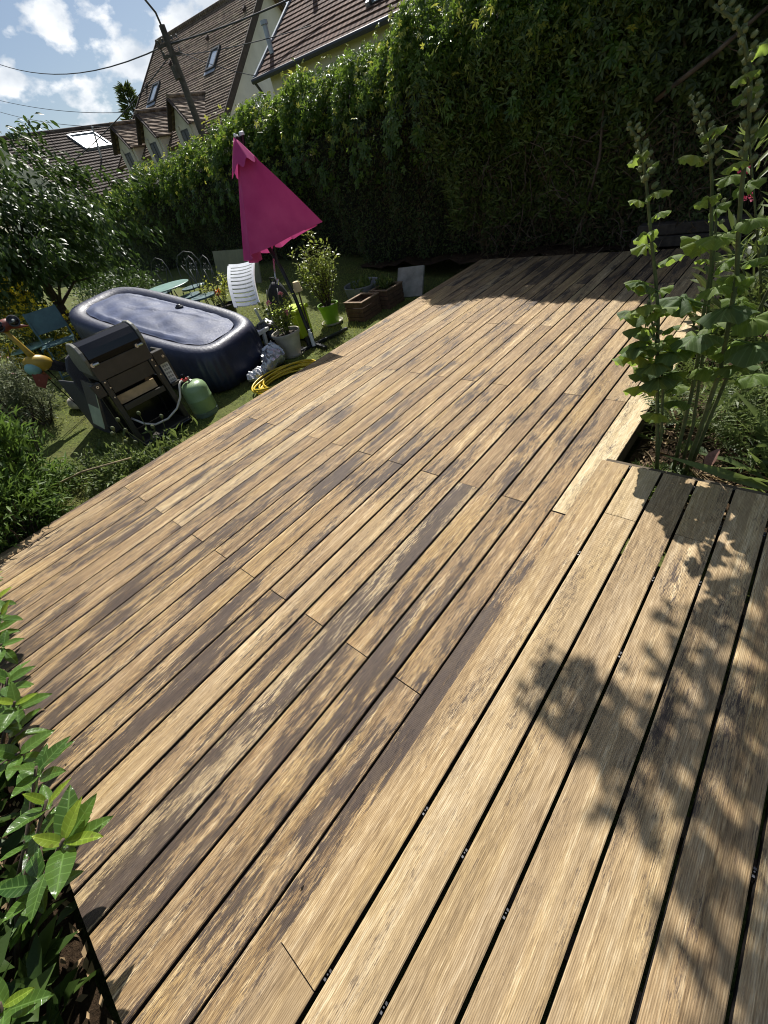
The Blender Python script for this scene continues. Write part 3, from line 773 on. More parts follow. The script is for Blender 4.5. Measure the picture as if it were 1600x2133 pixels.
# --- right house: red-brown roof, zinc gutter
hB = thing('red_roof_house', 'cream house with red-brown tiled roof and zinc gutter above the hedge', 'house', (-18.23, 14.97, 0))
bx, by = V(0.98981, 0.14239, 0), V(-0.14239, 0.98981, 0)
AB = math.radians(32); upB = (by * math.cos(AB) + V(0, 0, 1) * math.sin(AB)).normalized()
EB = V(0, 0, 4.55); LB, SB = 11.0, 6.2
roof_obj(courses(LB, SB, 0.30, 0.035), 'roof', M['tile_red'], EB + upB * SB, bx, -upB, hB, L=LB, S=SB)
dnB = (by * math.cos(AB) - V(0, 0, 1) * math.sin(AB)).normalized()
roof_obj(courses(LB, SB, 0.5, 0.06), 'rear_roof', M['tile_red'], EB + upB * SB, bx, dnB, hB, L=LB, S=SB)
dB = SB * math.cos(AB) * 2
MB().prism([EB + bx * .35 + by * .45 + V(0, 0, .04), EB + bx * .35 + by * dB / 2 + V(0, 0, SB * math.sin(AB) - .2), EB + bx * .35 + by * (dB - .45) + V(0, 0, .04), EB + bx * .35 + by * (dB - .45) + V(0, 0, -4.5), EB + bx * .35 + by * .45 + V(0, 0, -4.5)], bx * (LB - .7)).build('wall', M['cream_wall'], hB)
MB().bar(EB - bx * .05 + V(0, 0, -.02), EB - bx * .05 + upB * SB + V(0, 0, -.02), 0.10, 0.20, up=tuple(upB.cross(bx))).build('verge_trim', M['zinc'], hB)
MB().tube([EB - by * .10 + V(0, 0, -.05) - bx * .1, EB - by * .10 + V(0, 0, -.05) + bx * LB], 0.085, 8).build('gutter', M['frame'], hB)
MB().tube([EB - by * .08 - bx * .0 + V(0, 0, -.12), EB + by * .25 + V(0, 0, -.5), EB + by * .38 + V(0, 0, -.9), EB + by * .38 + V(0, 0, -4.4)], 0.05, 8).build('downpipe', M['frame'], hB)
fl = EB + upB * 1.1 + bx * 0.35
MB().tube([fl, fl + V(0, 0, .75)], 0.09, 10).tube([fl + V(0, 0, .75), fl + V(0, 0, .86)], 0.14, 10).build('flue_pipe', M['zinc'], hB)
vt = EB + upB * 3.2 + bx * 1.6
MB().tube([vt, vt + V(0, 0, .55)], 0.10, 10).build('vent_pipe', M['tile_red'], hB)
rbx = EB + bx * 5.1 + upB * 1.0
NB = bx.cross(upB); NB = NB if NB.z > 0 else -NB
rwB = MB()
for k in range(5):
    q = rbx + bx * (.28 * k)
    rwB.prism([q, q + bx * .05, q + bx * .05 + upB * 2.0, q + upB * 2.0], NB * .16)
rwB.build('roof_window', M['frame'], hB)
MB().prism([rbx + NB * .05, rbx + bx * 1.17 + NB * .05, rbx + bx * 1.17 + upB * 2.0 + NB * .05, rbx + upB * 2.0 + NB * .05], NB * .03).build('pane', M['glass'], hB)
MB().prism([rbx - bx * .2, rbx - bx * .05, rbx - bx * .05 + upB * 5, rbx - bx * .2 + upB * 5], NB * .13).build('flashing', M['zinc'], hB)
MB().box((1.0, .38, 2.2), (2.2, .44, 3.6)).build('window', M['frame'], hB)

# --- low house at the left
hC = thing('low_house', 'low distant house with long dark grey-brown roof and one roof window', 'house', (-48.4, 14.28, 0))
c1 = V(-0.159, 0.987, 0); c2 = V(0.987, 0.159, 0)
AC = math.radians(34); dnC = (c2 * math.cos(AC) - V(0, 0, 1) * math.sin(AC)).normalized(); dnC2 = (-c2 * math.cos(AC) - V(0, 0, 1) * math.sin(AC)).normalized()
RC = V(0, 0, 7.87) - c1 * 0.8; LC, SC = 14.5, 8.2
roof_obj(courses(LC, SC, 0.36, 0.08), 'roof', M['tile_dark'], RC, c1, dnC, hC, L=LC, S=SC)
roof_obj(courses(LC, SC, 0.6, 0.08), 'rear_roof', M['tile_dark'], RC, c1, dnC2, hC, L=LC, S=SC)
MB().tube([RC + V(0, 0, .05), RC + c1 * LC + V(0, 0, .05)], 0.15, 8).build('ridge_cap', M['tile_dark'], hC)
dC = SC * math.cos(AC) - .4
MB().prism([RC + c1 * .3 + V(0, 0, -.2), RC + c1 * .3 + c2 * dC + V(0, 0, -(dC + .25) * math.tan(AC)), RC + c1 * .3 + c2 * dC + V(0, 0, -7.8), RC + c1 * .3 - c2 * dC + V(0, 0, -7.8), RC + c1 * .3 - c2 * dC + V(0, 0, -(dC + .25) * math.tan(AC))], c1 * (LC - .6)).build('wall', M['cream_wall'], hC)
MB().bar(RC - c1 * .04 + V(0, 0, .0), RC - c1 * .04 + dnC * SC, 0.10, 0.24, up=tuple(c1.cross(dnC))).build('verge_trim', M['stone_trim'], hC)
NC = c1.cross(dnC); NC = NC if NC.z > 0 else -NC
q0 = RC + c1 * 5.4 + dnC * 0.8
fC = MB()
for (x0, x1, y0, y1) in ((0, .12, 0, 2.1), (2.28, 2.4, 0, 2.1), (0, 2.4, 0, .12), (0, 2.4, 1.98, 2.1)):
    fC.prism([q0 + c1 * x0 + dnC * y0, q0 + c1 * x1 + dnC * y0, q0 + c1 * x1 + dnC * y1, q0 + c1 * x0 + dnC * y1], NC * .2)
fo = fC.build('roof_window', M['zinc'], hC)
MB().prism([q0 + c1 * .12 + dnC * .12 + NC * .08, q0 + c1 * 2.28 + dnC * .12 + NC * .08, q0 + c1 * 2.28 + dnC * 1.98 + NC * .08, q0 + c1 * .12 + dnC * 1.98 + NC * .08], NC * .03).build('pane', M['dim_glass'], fo)
q1 = RC + c1 * 5.6 + dnC * 4.2
MB().tube([q1, q1 + V(0.5, 0.3, 1.9)], 0.07, 8).build('vent_pipe', M['zinc'], hC)

# --- utility pole with street lamp, and its cables
PX, PY = -22.95, 14.82
pole = thing('utility_pole', 'dark wooden utility pole with curved lamp arm in front of the steep roof', 'pole', (PX, PY, 0))
MB().tube([(0, 0, 0), (0, 0, 4), (0, 0, 7.15)], [.17, .15, .125], 10).build('post', M['pole'], pole, True, auto=40)
MB().tube([(0, 0, 6.9), (-.02, -.05, 7.5), (-.2, -.35, 8.1), (-.6, -.8, 8.6), (-1.3, -1.4, 8.8)], .04, 8).build('lamp_arm', M['pole'], pole, True)
MB().bar((-.35, -.35, 6.62), (.35, .35, 6.62), .09).bar((-.3, -.3, 6.3), (.3, .3, 6.3), .09).bar((-.28, -.28, 6.25), (-.28, -.28, 6.75), .05).build('bracket', M['pole'], pole)
for k, (x, z) in enumerate(((-.3, 6.75), (-.15, 6.75), (.15, 6.75), (.3, 6.75), (-.25, 6.4), (.25, 6.4))):
    MB().lathe([(.0, 0), (.045, .02), (.03, .06), (.045, .10), (.0, .14)], 8, (x, x, z - .05)).build('insulator', M['frame'], pole)
MB().box((-.16, -.22, 5.6), (.12, -.10, 6.0)).build('junction_box', M['pole'], pole)
def cable(a, b, sag, r, label):
    a, b = Vector(a), Vector(b); n = 18
    pts = [a.lerp(b, i / n) - V(0, 0, 4 * sag * (i / n) * (1 - i / n)) for i in range(n + 1)]
    m = MB().tube([p - a for p in pts], r, 6); o = m.build('overhead_cable', M['cable'], None, True); o.location = a
    tag(o, label, 'cable', 'overhead cables')
T = V(PX, PY, 6.62)
cable(T, (-67.05, 20.12, 17.54), 1.6, .024, 'upper sagging cable running left from the utility pole across the sky')
cable(T, (-15.6, 17.3, 6.30), .12, .030, 'thick upper cable running right from the pole past the tall roof')
cable(T + V(0, 0, -.35), (-15.6, 15.9, 5.25), .10, .014, 'thin lower cable running right across the big roof and gable')
cable(T + V(0, 0, -.1), (-18.08, 14.85, 4.62), .10, .013, 'thin cable dropping from the pole to the gutter of the red roof')
cable(T + V(0, 0, -.25), (-32.68, 9.4, 3.74), .35, .020, 'cable descending left from the pole in front of the low dark roof')
cable((-67.2, 19.7, 13.8), (-42.6, 22.15, 7.5), .5, .020, 'faint far cable ending at the dark conifer above the low roof')
cable((-67.3, 19.2, 13.2), (-36.5, 17.6, 6.1), .5, .018, 'faint lowest cable crossing the clouds behind the dormers')

# --- conifer behind the low roof
def conifer():
    t = thing('conifer_tree', 'dark conifer top rising between the low roof and the dormers', 'tree', (-44.4, 23.3, 0))
    MB().tube([(0, 0, 0), (0, 0, 5), (0, 0, 9.0)], [.3, .18, .03], 8).build('trunk', M['bark'], t)
    n = 1500; z = 4.0 + 5.2 * rng.random(n); r = (9.5 - z) * 0.42 * rng.random(n) ** .5; a = rng.random(n) * 6.283
    P = np.stack([r * np.cos(a), r * np.sin(a), z - r * .1], 1); D = np.stack([np.cos(a), np.sin(a), np.full(n, .35)], 1) + rng.normal(size=(n, 3)) * .2
    cloud('crown', P, D, rand_dir(n), .35 + .35 * rng.random(n), tpl_small(.22), M['hedge'], t)
conifer()

# ------------------------------------------------------------------ hedge
def hedge():
    t = thing('creeper_hedge', 'long tall dark hedge draped with bright green creeper along its top', 'hedge', (0, 0, 0))
    # profile of the hedge surface: parameter s from foot to crest
    def prof(s):
        ys = np.interp(s, [0, .08, .30, .55, .66, .80, .92, 1.0], [7.28, 7.15, 7.08, 6.86, 6.72, 6.86, 7.12, 7.60])
        zs = np.interp(s, [0, .08, .30, .55, .66, .80, .92, 1.0], [-0.1, 0.20, 0.85, 1.60, 2.00, 2.46, 2.74, 2.86])
        return ys, zs
    def surf(x, s):
        y, z = prof(s)
        h = np.interp(x, [-40, -24, -16, -12, -4, -1.5, 3.0, 6], [.56, .64, .78, .86, .985, 1.06, 1.06, 1.0])
        lump = .16 * np.sin(x * 1.9 + 1) * np.sin(x * .73 + s * 3) + .10 * np.sin(x * 4.7 + s * 7) + .07 * np.sin(x * 9.1 - s * 12)
        rise = np.clip((s - .5) * 2, 0, 1)
        return y - lump * .9, z * h + lump * rise * .55
    # core: dark sheet that blocks light, inner shade put into its colour
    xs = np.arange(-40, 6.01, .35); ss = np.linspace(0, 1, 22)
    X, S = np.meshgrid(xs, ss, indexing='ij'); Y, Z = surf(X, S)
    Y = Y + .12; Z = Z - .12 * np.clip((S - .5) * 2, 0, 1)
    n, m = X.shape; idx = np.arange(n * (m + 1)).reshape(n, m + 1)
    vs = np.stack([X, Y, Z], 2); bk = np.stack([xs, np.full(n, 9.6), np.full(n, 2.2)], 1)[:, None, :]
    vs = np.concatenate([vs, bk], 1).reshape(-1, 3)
    f = np.stack([idx[:-1, :-1], idx[1:, :-1], idx[1:, 1:], idx[:-1, 1:]], 2).reshape(-1, 4)
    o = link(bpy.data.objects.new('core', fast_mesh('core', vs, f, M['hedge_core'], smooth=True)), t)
    # dense small leaves on the shaded face; more where it is close
    def leaves(nm, n, x0, x1, s0, s1, size, mat, tpl, out=.14, lift=0.0, pw=1.0, tilt=.9, down=.4):
        u = rng.random(n) ** pw; x = x1 - (x1 - x0) * u; s = s0 + (s1 - s0) * rng.random(n)
        y, z = surf(x, s); off = rng.random(n) ** 1.4 * out
        rise = np.clip((s - .55) * 2.2, 0, 1)
        P = np.stack([x, y + .06 - off * (1 - .6 * rise), z + off * rise + lift * rng.random(n)], 1)
        N = np.stack([np.zeros(n), -1 + .7 * rise, .25 + .9 * rise], 1) + rng.normal(size=(n, 3)) * tilt * .55
        D = np.stack([rng.normal(size=n) * .8, -.55 + rng.normal(size=n) * .4, -down + rng.normal(size=n) * .55], 1)
        return cloud(nm, P, D, N, size * (.6 + .8 * rng.random(n)), tpl, mat, t)
    leaves('face_foliage', 72000, -24, -.8, .02, .76, .052, M['hedge'], tpl_small(.42), .20, pw=1.7)
    leaves('thuja_foliage', 16000, -4.6, -1.75, .14, .74, .085, M['thuja'], tpl_small(.26), .30, pw=1.0, down=-.5)
    leaves('dead_twig_sprays', 5000, -14, -4.0, .08, .66, .10, M['hedge_dead'], tpl_small(.10), .24, pw=1.2, down=.3)
    leaves('dead_sprays', 6500, -4.2, 1.5, .0, .42, .11, M['hedge_dead'], tpl_small(.12), .28, pw=1.0, down=.6)
    leaves('creeper_curtain', 1700, -24, -1.9, .44, .70, .085, M['creeper'], tpl_five(), .30, pw=1.5)
    leaves('creeper_foliage', 34000, -26, -1.4, .70, 1.0, .068, M['creeper'], tpl_five(), .24, .06, pw=1.55)
    leaves('young_creeper', 2000, -22, -1.9, .62, 1.0, .062, M['creeper_young'], tpl_five(), .34, .12, pw=1.4)
    leaves('right_creeper', 5200, -2.4, 3.5, .45, 1.0, .10, M['hedge'], tpl_five(), .32, pw=1.0)
    # hanging creeper strands
    n = 1700; nb = 26; P = []; 
    for k in range(nb):
        x = -1.6 - 15 * rng.random() ** 1.5; s = .58 + .1 * rng.random(); y, z = surf(np.array([x]), np.array([s])); L = .15 + .45 * rng.random() ** 2
        for q in np.linspace(0, 1, int(10 + L * 14)):
            P.append((x + .06 * math.sin(q * 9 + k), y[0] - .16 - .05 * rng.random(), z[0] - q * L))
    P = np.array(P); n = len(P)
    D = np.stack([rng.normal(size=n) * .8, np.full(n, -.5), -.7 + rng.normal(size=n) * .3], 1)
    cloud('hanging_creeper', P, D, np.stack([rng.normal(size=n) * .4, np.full(n, -1.), np.full(n, .4)], 1), .07 + .06 * rng.random(n), tpl_five(), M['creeper'], t)
    # bare twigs low down at the deck end
    tw = MB(); rr = random.Random(4)
    for k in range(150):
        x = rr.uniform(-4.2, 1.2); y, z = 6.92 + rr.uniform(-.1, .2), rr.uniform(.0, 1.5)
        p = V(x, y - .1, z); pts = [p]
        d = V(rr.uniform(-.6, .6), rr.uniform(-.4, .1), rr.uniform(-.9, .5)).normalized()
        for _ in range(4):
            p = p + d * rr.uniform(.07, .16); d = (d + V(rr.uniform(-.5, .5), rr.uniform(-.35, .3), rr.uniform(-.5, .3))).normalized(); pts.append(p)
        tw.tube(pts, [.006, .005, .004, .003, .0015], 4, False)
    tag(tw.build('twigs', M['twig'], t), kind='stuff')
    br = MB()
    br.tube([(-1.95, 6.95, 1.30), (-1.7, 6.75, 1.44), (-1.25, 6.65, 1.66), (-.8, 6.7, 1.95)], [.03, .028, .022, .015], 7)
    br.build('branch', M['twig'], t, True)
    MB().tube([(-1.5, 6.95, .9), (-1.55, 6.9, 1.6), (-1.7, 6.9, 2.2)], [.02, .018, .012], 6).build('branch', M['twig'], t, True)
    MB().tube([(-2.5, 6.98, .2), (-2.3, 6.85, 1.0), (-2.35, 6.9, 1.9)], [.022, .018, .012], 6).build('branch', M['twig'], t, True)
hedge()

# low wall and sleepers behind the flower bed
gw_ = MB().box((-1.5, 8.3, -.2), (5.0, 8.5, 2.4)).build('garden_wall', M['darkwall']); tag(gw_, 'dark rendered garden wall behind the pink flowered shrub', 'wall')
sl = thing('sleeper_edging', 'stack of dark old timber sleepers at the far right end of the deck', 'sleepers', (-1.25, 6.85, 0))
for k, (x0, x1, dy) in enumerate(((-.52, .62, 0), (-.47, .66, .02))):
    MB().box((x0, -.09 + dy, .003 + .125 * k), (x1, .10 + dy, .118 + .125 * k)).build('sleeper', M['sleeper'], sl, bevel=.008)

# ------------------------------------------------------------------ hot tub
def hot_tub():
    cx, cy, cz, yaw, L, W, ax, ay, ex = -6.42, 2.44, 0.615, 0.229, 2.56, 1.20, -0.257, 0.054, 4.4
    t = thing('inflatable_hot_tub', 'dark navy inflatable hot tub with sagging blue cover, leaning on the sloping lawn', 'hot tub', (cx, cy, 0), yaw)
    n = 144
    def ring(o, zf, rip=0.0):
        out = []
        for j in range(n):
            a = 2 * math.pi * j / n; c, s = math.cos(a), math.sin(a); q = 2 / ex
            hx, hy = L / 2 + o, W / 2 + o
            x = math.copysign(abs(c) ** q, c) * hx; y = math.copysign(abs(s) ** q, s) * hy
            k = 1 + rip * math.cos(36 * a)
            x *= k; y *= k
            wx = cx + math.cos(yaw) * x - math.sin(yaw) * y
            top = cz + ax * x + ay * y; bot = lawn_z(wx) + .005
            out.append((x, y, zf(top, bot)))
        return out
    def loft(rings, cap=None):
        m = MB(); vs = [p for r in rings for p in r]; fs = []
        for i in range(len(rings) - 1):
            for j in range(n):
                fs.append((i * n + j, i * n + (j + 1) % n, (i + 1) * n + (j + 1) % n, (i + 1) * n + j))
        return m.add(vs, fs)
    prof = [(-.09, lambda t_, b: b, 0), (-.02, lambda t_, b: b + .06 * (t_ - b), .008), (.022, lambda t_, b: b + .35 * (t_ - b), .010), (.022, lambda t_, b: b + .62 * (t_ - b), .010), (.022, lambda t_, b: t_ - .15, .008),
            (.018, lambda t_, b: t_ - .10, .003), (.002, lambda t_, b: t_ - .045, 0), (-.03, lambda t_, b: t_ - .012, 0), (-.075, lambda t_, b: t_, 0), (-.130, lambda t_, b: t_ - .008, 0), (-.175, lambda t_, b: t_ - .030, 0), (-.200, lambda t_, b: t_ - .060, 0)]
    loft([ring(*p) for p in prof]).build('body', M['tub'], t, True)
    # cover: sheet sagging inside the rim with folds
    rings = []
    K = 16
    for i in range(K + 1):
        f = 1 - i / K
        rr = []
        for j, (x, y, z) in enumerate(ring(-.192, lambda t_, b: t_)):
            x2, y2 = x * f, y * f; top = cz + ax * x2 + ay * y2
            d = -.030 + .020 * math.exp(-((f - .86) / .05) ** 2) + .055 * (1 - f ** 2)
            d += .010 * math.sin(x2 * 9 + y2 * 14 + 2.0) * math.sin(y2 * 6 - x2 * 3.1) * min(1, 3 * (1 - f) + .15) + .006 * math.sin(x2 * 23 - y2 * 17)
            d += .012 * math.exp(-((y2 - .1 - .12 * math.sin(x2 * 2.2)) / .02) ** 2) * (1 if f < .8 else 0)
            rr.append((x2, y2, top + d))
        rings.append(rr)
    loft(rings).build('cover', M['tub_cover'], t, True)
    # air valve on the cover, emblem on the end wall
    vx, vy = .12, .30; vz = cz + ax * vx + ay * vy + .008
    MB().lathe([(0.0, .03), (.03, .03), (.035, .02), (.05, .01), (.06, .0)], 16, (vx, vy, vz)).build('air_valve', M['bag'], t, True)
    lg = MB(); ca = V(1.22, -.36, .02)
    nrm = V(.80, -.60, 0).normalized(); sx = V(.60, .80, 0).normalized(); up = V(0, 0, 1)
    pts = [ca + nrm * .03 + (sx * math.cos(a) * .036 + up * math.sin(a) * .055) for a in [2 * math.pi * k / 20 for k in range(21)]]
    lg.tube(pts, .004, 6, False).tube([ca + nrm * .03 - sx * .015 - up * .03, ca + nrm * .03 + sx * .0 + up * .01, ca + nrm * .03 + sx * .015 + up * .033], .005, 6)
    lg.tube([ca + nrm * .03 + sx * .012 + up * .075, ca + nrm * .03 + sx * .03 + up * .082], .004, 6).build('emblem', M['white'], t)
hot_tub()

# ------------------------------------------------------------------ gas grill seen from behind
def grill():
    t = thing('gas_grill', 'dark gas barbecue on open legs with closed black hood, back turned', 'barbecue', (-5.0, 1.34, -0.30))
    # local: x 0 = rear face (towards the deck), -x = front; y across; z up
    for y in (-.265, .265):
        for x in (-.03, -.43):
            b = MB().bar((x, y * (1.12 if x > -.1 else 1.1), 0.05), (x, y, .80), .055, .045); b.build('leg', M['grill'], t, bevel=.004)
    for (y, z) in ((-.268, .785), (-.25, .72), (.268, .785), (.27, .72), (-.27, .62), (.27, .62)):
        MB().tube([(.0, y, z), (.006, y, z)], .008, 8).build('bolt', M['steel'], t)
    MB().box((-.035, -.30, .80), (-.012, .30, .955)).build('rear_panel', M['grill'], t, bevel=.003)
    MB().box((-.045, -.235, .645), (-.03, .235, .792)).build('rear_panel', M['grill'], t, bevel=.003)
    MB().box((-.04, -.24, .44), (-.015, .24, .50)).build('cross_rail', M['grill'], t, bevel=.003)
    MB().box((-.09, -.235, .505), (-.07, .20, .60)).build('loose_plank', M['plank'], t)
    MB().box((-.16, -.25, .46), (-.14, .25, .66)).build('inner_baffle', M['black'], t)
    MB().box((-.47, -.30, .02), (.02, .30, .075)).build('bottom_shelf', M['grill'], t, bevel=.008)
    MB().box((.0, -.31, .015), (.045, .31, .06)).build('base_rail', M['black'], t, bevel=.01)
    MB().box((-.46, -.26, .08), (-.445, .26, .78)).build('front_door', M['black'], t)
    for y in (-.272, .272):
        MB().box((-.42, y - .006, .08), (-.05, y + .006, .60)).build('side_panel', M['black'], t)
    MB().box((-.46, -.30, .80), (-.04, .30, .94)).build('firebox', M['grill'], t, bevel=.01)
    # hood: rounded profile extruded across
    prof = [(-.02, .955), (-.005, 1.02), (-.02, 1.09), (-.07, 1.145), (-.15, 1.175), (-.25, 1.17), (-.34, 1.13), (-.42, 1.05), (-.46, .96)]
    MB().prism([(x, -.275, z) for x, z in prof], (0, .55, 0)).build('hood', M['black'], t, bevel=.004)
    for y in (-.315, .28):
        c = [(x + .008 if x > -.2 else x - .008, y, z + .008) for x, z in prof] + [(-.44, y, .88), (-.06, y, .86)]
        MB().prism(c, (0, .035, 0)).build('hood_endcap', M['grill_grey'], t, bevel=.006)
    for y in (-.24, .24):
        MB().tube([(-.02, y - .03, .965), (-.0, y - .03, .965)], .02, 10).tube([(0, y - .03, .965), (0, y + .03, .965)], .014, 8).build('hinge', M['steel'], t)
    # folded side shelves
    l = MB().prism([(-.40, -.34, .80), (-.04, -.34, .80), (-.04, -.50, .36), (-.40, -.50, .36)], (.0, -.03, .012)); l.build('side_shelf', M['grill'], t)
    MB().prism([(-.38, -.385, .74), (-.03, -.385, .74), (-.03, -.525, .38), (-.38, -.525, .38)], (.0, -.006, .003)).build('shelf_trim', M['pale_panel'], t)
    MB().box((-.10, -.40, .66), (-.02, -.305, .80)).build('shelf_bracket', M['grill'], t, bevel=.004)
    MB().box((-.10, .305, .70), (-.02, .43, .84)).build('shelf_bracket', M['grill'], t, bevel=.004)
    for y in (-.35, .40): MB().lathe([(.014, 0), (.014, .008), (.007, .008), (.007, 0)], 12, (0, 0, 0)).build('ring_bolt', M['steel'], t).matrix_basis = Matrix.Translation((-.018, y, .77)) @ Matrix.Rotation(math.pi / 2, 4, 'Y')
    s = MB().box((-.38, .44, .47), (-.10, .465, .82)); s.build('side_shelf', M['grill'], t, bevel=.004)
    MB().box((-.085, .345, .47), (-.078, .435, .695)).build('warning_label', M['paper'], t)
    pr = MB()
    for k in range(5):
        z = .645 - .041 * k
        for q in range(3): pr.box((-.0775, .357 + .024 * q, z), (-.0765, .375 + .024 * q, z + .024))
    pr.build('label_print', M['print'], t)
    MB().box((-.09, .335, .44), (-.03, .445, .468)).build('label_tray', M['grill'], t)
grill()

def gas_bottle():
    t = thing('gas_bottle', 'pale green steel gas bottle with red valve beside the grill', 'gas bottle', (-4.97, 1.86, -0.298), -0.35)
    R = .150
    prof = [(0.0, .035), (.10, .035), (.135, .045), (R, .075), (R, .205), (R + .003, .21), (R + .003, .218), (R, .224), (R, .315), (.146, .345), (.130, .378), (.100, .402), (.06, .416), (.0, .42)]
    MB().lathe(prof, 40).build('body', M['bottle'], t, True, auto=40)
    MB().lathe([(.142, .0), (.150, .0), (.150, .055), (.142, .06), (.136, .05), (.142, .0)], 36).build('foot_ring', M['bottle_foot'], t)
    MB().lathe([(.0, .0), (.022, .0), (.022, .02), (.012, .025), (.012, .06), (.0, .06)], 14, (0, 0, .415)).build('valve', M['steel'], t)
    MB().lathe([(.0, .0), (.034, .0), (.036, .012), (.034, .026), (.0, .028)], 14, (-.0, -.055, .445)).tube([(0, 0, .455), (0, -.055, .455)], .012, 8).build('regulator', M['red'], t)
    MB().lathe([(.0, 0), (.018, 0), (.02, .035), (.016, .045), (0, .045)], 12, (0, -.045, .475)).build('knob', M['black'], t)
    # embossed letters on the shoulder
    cu = bpy.data.curves.new('letters', 'FONT'); cu.body = 'LINK'; cu.size = .058; cu.align_x = 'CENTER'; cu.extrude = .0025
    to = bpy.data.objects.new('letters_src', cu); COL.objects.link(to)
    bpy.context.view_layer.update()
    me = bpy.data.meshes.new_from_object(to.evaluated_get(bpy.context.evaluated_depsgraph_get()))
    bpy.data.objects.remove(to)
    # wrap the letters around the dome, facing the deck
    for v in me.vertices:
        a = v.co.x / .125 + 0.42; rad = .128 - v.co.y * .55
        v.co = Vector((rad * math.cos(a), rad * math.sin(a), .366 + v.co.y * .62 + v.co.z * 1.0 + .006))
    me.materials.clear(); me.materials.append(M['lettering'])
    link(bpy.data.objects.new('lettering', me), t)
gas_bottle()
gh = MB().tube([(-4.985, 1.80, .150), (-4.94, 1.745, .175), (-4.93, 1.71, .15), (-4.93, 1.68, .09), (-4.93, 1.65, .03), (-4.93, 1.55, -.06), (-4.93, 1.40, -.11), (-4.935, 1.25, -.10), (-4.96, 1.16, -.04), (-5.06, 1.10, .04)], .0115, 10).build('gas_hose', M['hose_white'], None, True)
tag(gh, 'pale rubber gas hose curving from the green bottle to the grill', 'hose')

# ------------------------------------------------------------------ magenta cantilever umbrella
def umbrella():
    t = thing('garden_umbrella', 'closed magenta cantilever umbrella on a dark steel mast', 'umbrella', (-5.12, 3.86, -0.29))
    # mast leans: base (0,0,0) -> top
    MB().tube([(0, 0, .03), (-.04, 0, .3), (-.10, .01, .65), (-.20, .02, 1.0), (-.36, .03, 1.32), (-.46, .03, 1.56), (-.46, .03, 1.72), (-.40, .03, 1.88), (-.27, .03, 2.13), (-.13, .03, 2.38)], .026, 12).build('mast', M['darksteel'], t, True, auto=50)
    MB().lathe([(0, 0), (.030, 0), (.030, .03), (.018, .036), (0, .036)], 12, (-.13, .03, 2.37)).build('mast_cap', M['white'], t, True, auto=40)
    MB().tube([(-.15, .0, 2.34), (-.11, -.06, 2.37), (-.07, -.09, 2.35)], .02, 8).build('arm', M['darksteel'], t)
    # canopy: eight panels hanging from the hub, swept to the right by the wind
    hub = V(-.06, -.12, 2.335)
    ribs = [(-.74, .06, 1.22), (-.58, -.20, 1.16), (-.46, -.34, 1.22), (.14, -.60, 1.33), (.84, .02, 1.46), (.46, .26, 1.40), (-.10, .26, 1.30), (-.5, .22, 1.24)]
    n = len(ribs); m = MB(); rows = 14; sub = 6
    vs = []
    for r in range(rows + 1):
        f = r / rows
        for i in range(n):
            a, b = V(*ribs[i]), V(*ribs[(i + 1) % n])
            for s in range(sub):
                q = s / sub; e = a.lerp(b, q); mid = V(-.05, -.02, e.z)
                dip = math.sin(math.pi * q)
                e = e.lerp(mid, (.14 if i in (2,) else .34) * dip) + V(0, 0, -.03 * dip)
                pt = hub.lerp(e, f); pt = pt + V(0, 0, .02 * math.sin(math.pi * f)) + V(.0, -.05, .0) * dip * math.sin(f * 3.1) * .3
                vs.append(pt)
    N = n * sub; fs = []
    for r in range(rows):
        for j in range(N):
            fs.append((r * N + j, r * N + (j + 1) % N, (r + 1) * N + (j + 1) % N, (r + 1) * N + j))
    m.add(vs, fs).build('canopy', M['pink'], t, True, auto=24)
    # frilled top vent
    m = MB(); vs = []; N2 = 48
    for r in range(5):
        f = r / 4
        for j in range(N2):
            a = 2 * math.pi * j / N2; sc = 1 + .10 * math.cos(8 * a)
            vs.append(hub + V(math.cos(a) * .190 * f * sc + .02 * f, math.sin(a) * .16 * f * sc - .02, .03 - .27 * f ** 1.1 - .030 * f * math.cos(8 * a) + .05 * f * math.cos(a)))
    fs = [(r * N2 + j, r * N2 + (j + 1) % N2, (r + 1) * N2 + (j + 1) % N2, (r + 1) * N2 + j) for r in range(4) for j in range(N2)]
    m.add(vs, fs).build('top_vent', M['pink'], t, True)
    MB().lathe([(0, .03), (.010, .028), (.014, .012), (.014, 0)], 12, tuple(hub + V(0, 0, .03))).build('finial', M['white'], t, True)
    MB().tube([hub + V(0, .02, -.05), V(-.10, -.04, 1.5), V(-.14, -.05, 1.05)], .012, 8).build('rib_pole', M['darksteel'], t)
    MB().tube([(-.25, -.02, 1.15), (-.26, -.08, .95), (-.22, -.1, .86), (-.19, -.1, .92)], .012, 8).build('crank_handle', M['steel'], t, True)
    # cross foot
    MB().bar((0.0, -.42, .02), (0.16, .58, .02), .05, .04).build('foot_bar', M['darksteel'], t, bevel=.004)
    MB().bar((-.5, .12, .022), (.38, -.10, .022), .05, .04).build('foot_bar', M['darksteel'], t, bevel=.004)
    MB().tube([(0, 0, .03), (0, 0, .22)], .036, 12).build('foot_sleeve', M['darksteel'], t)
    MB().tube([(.10, -.08, .02), (.085, -.07, .20)], .028, 10).tube([(.085, -.07, .20), (.08, -.068, .25)], .018, 10).build('foot_pedal', M['white'], t, True, auto=40)
    MB().tube([(.04, -.12, .015), (.035, -.11, .16)], .03, 10).build('foot_clamp', M['darksteel'], t)
umbrella()

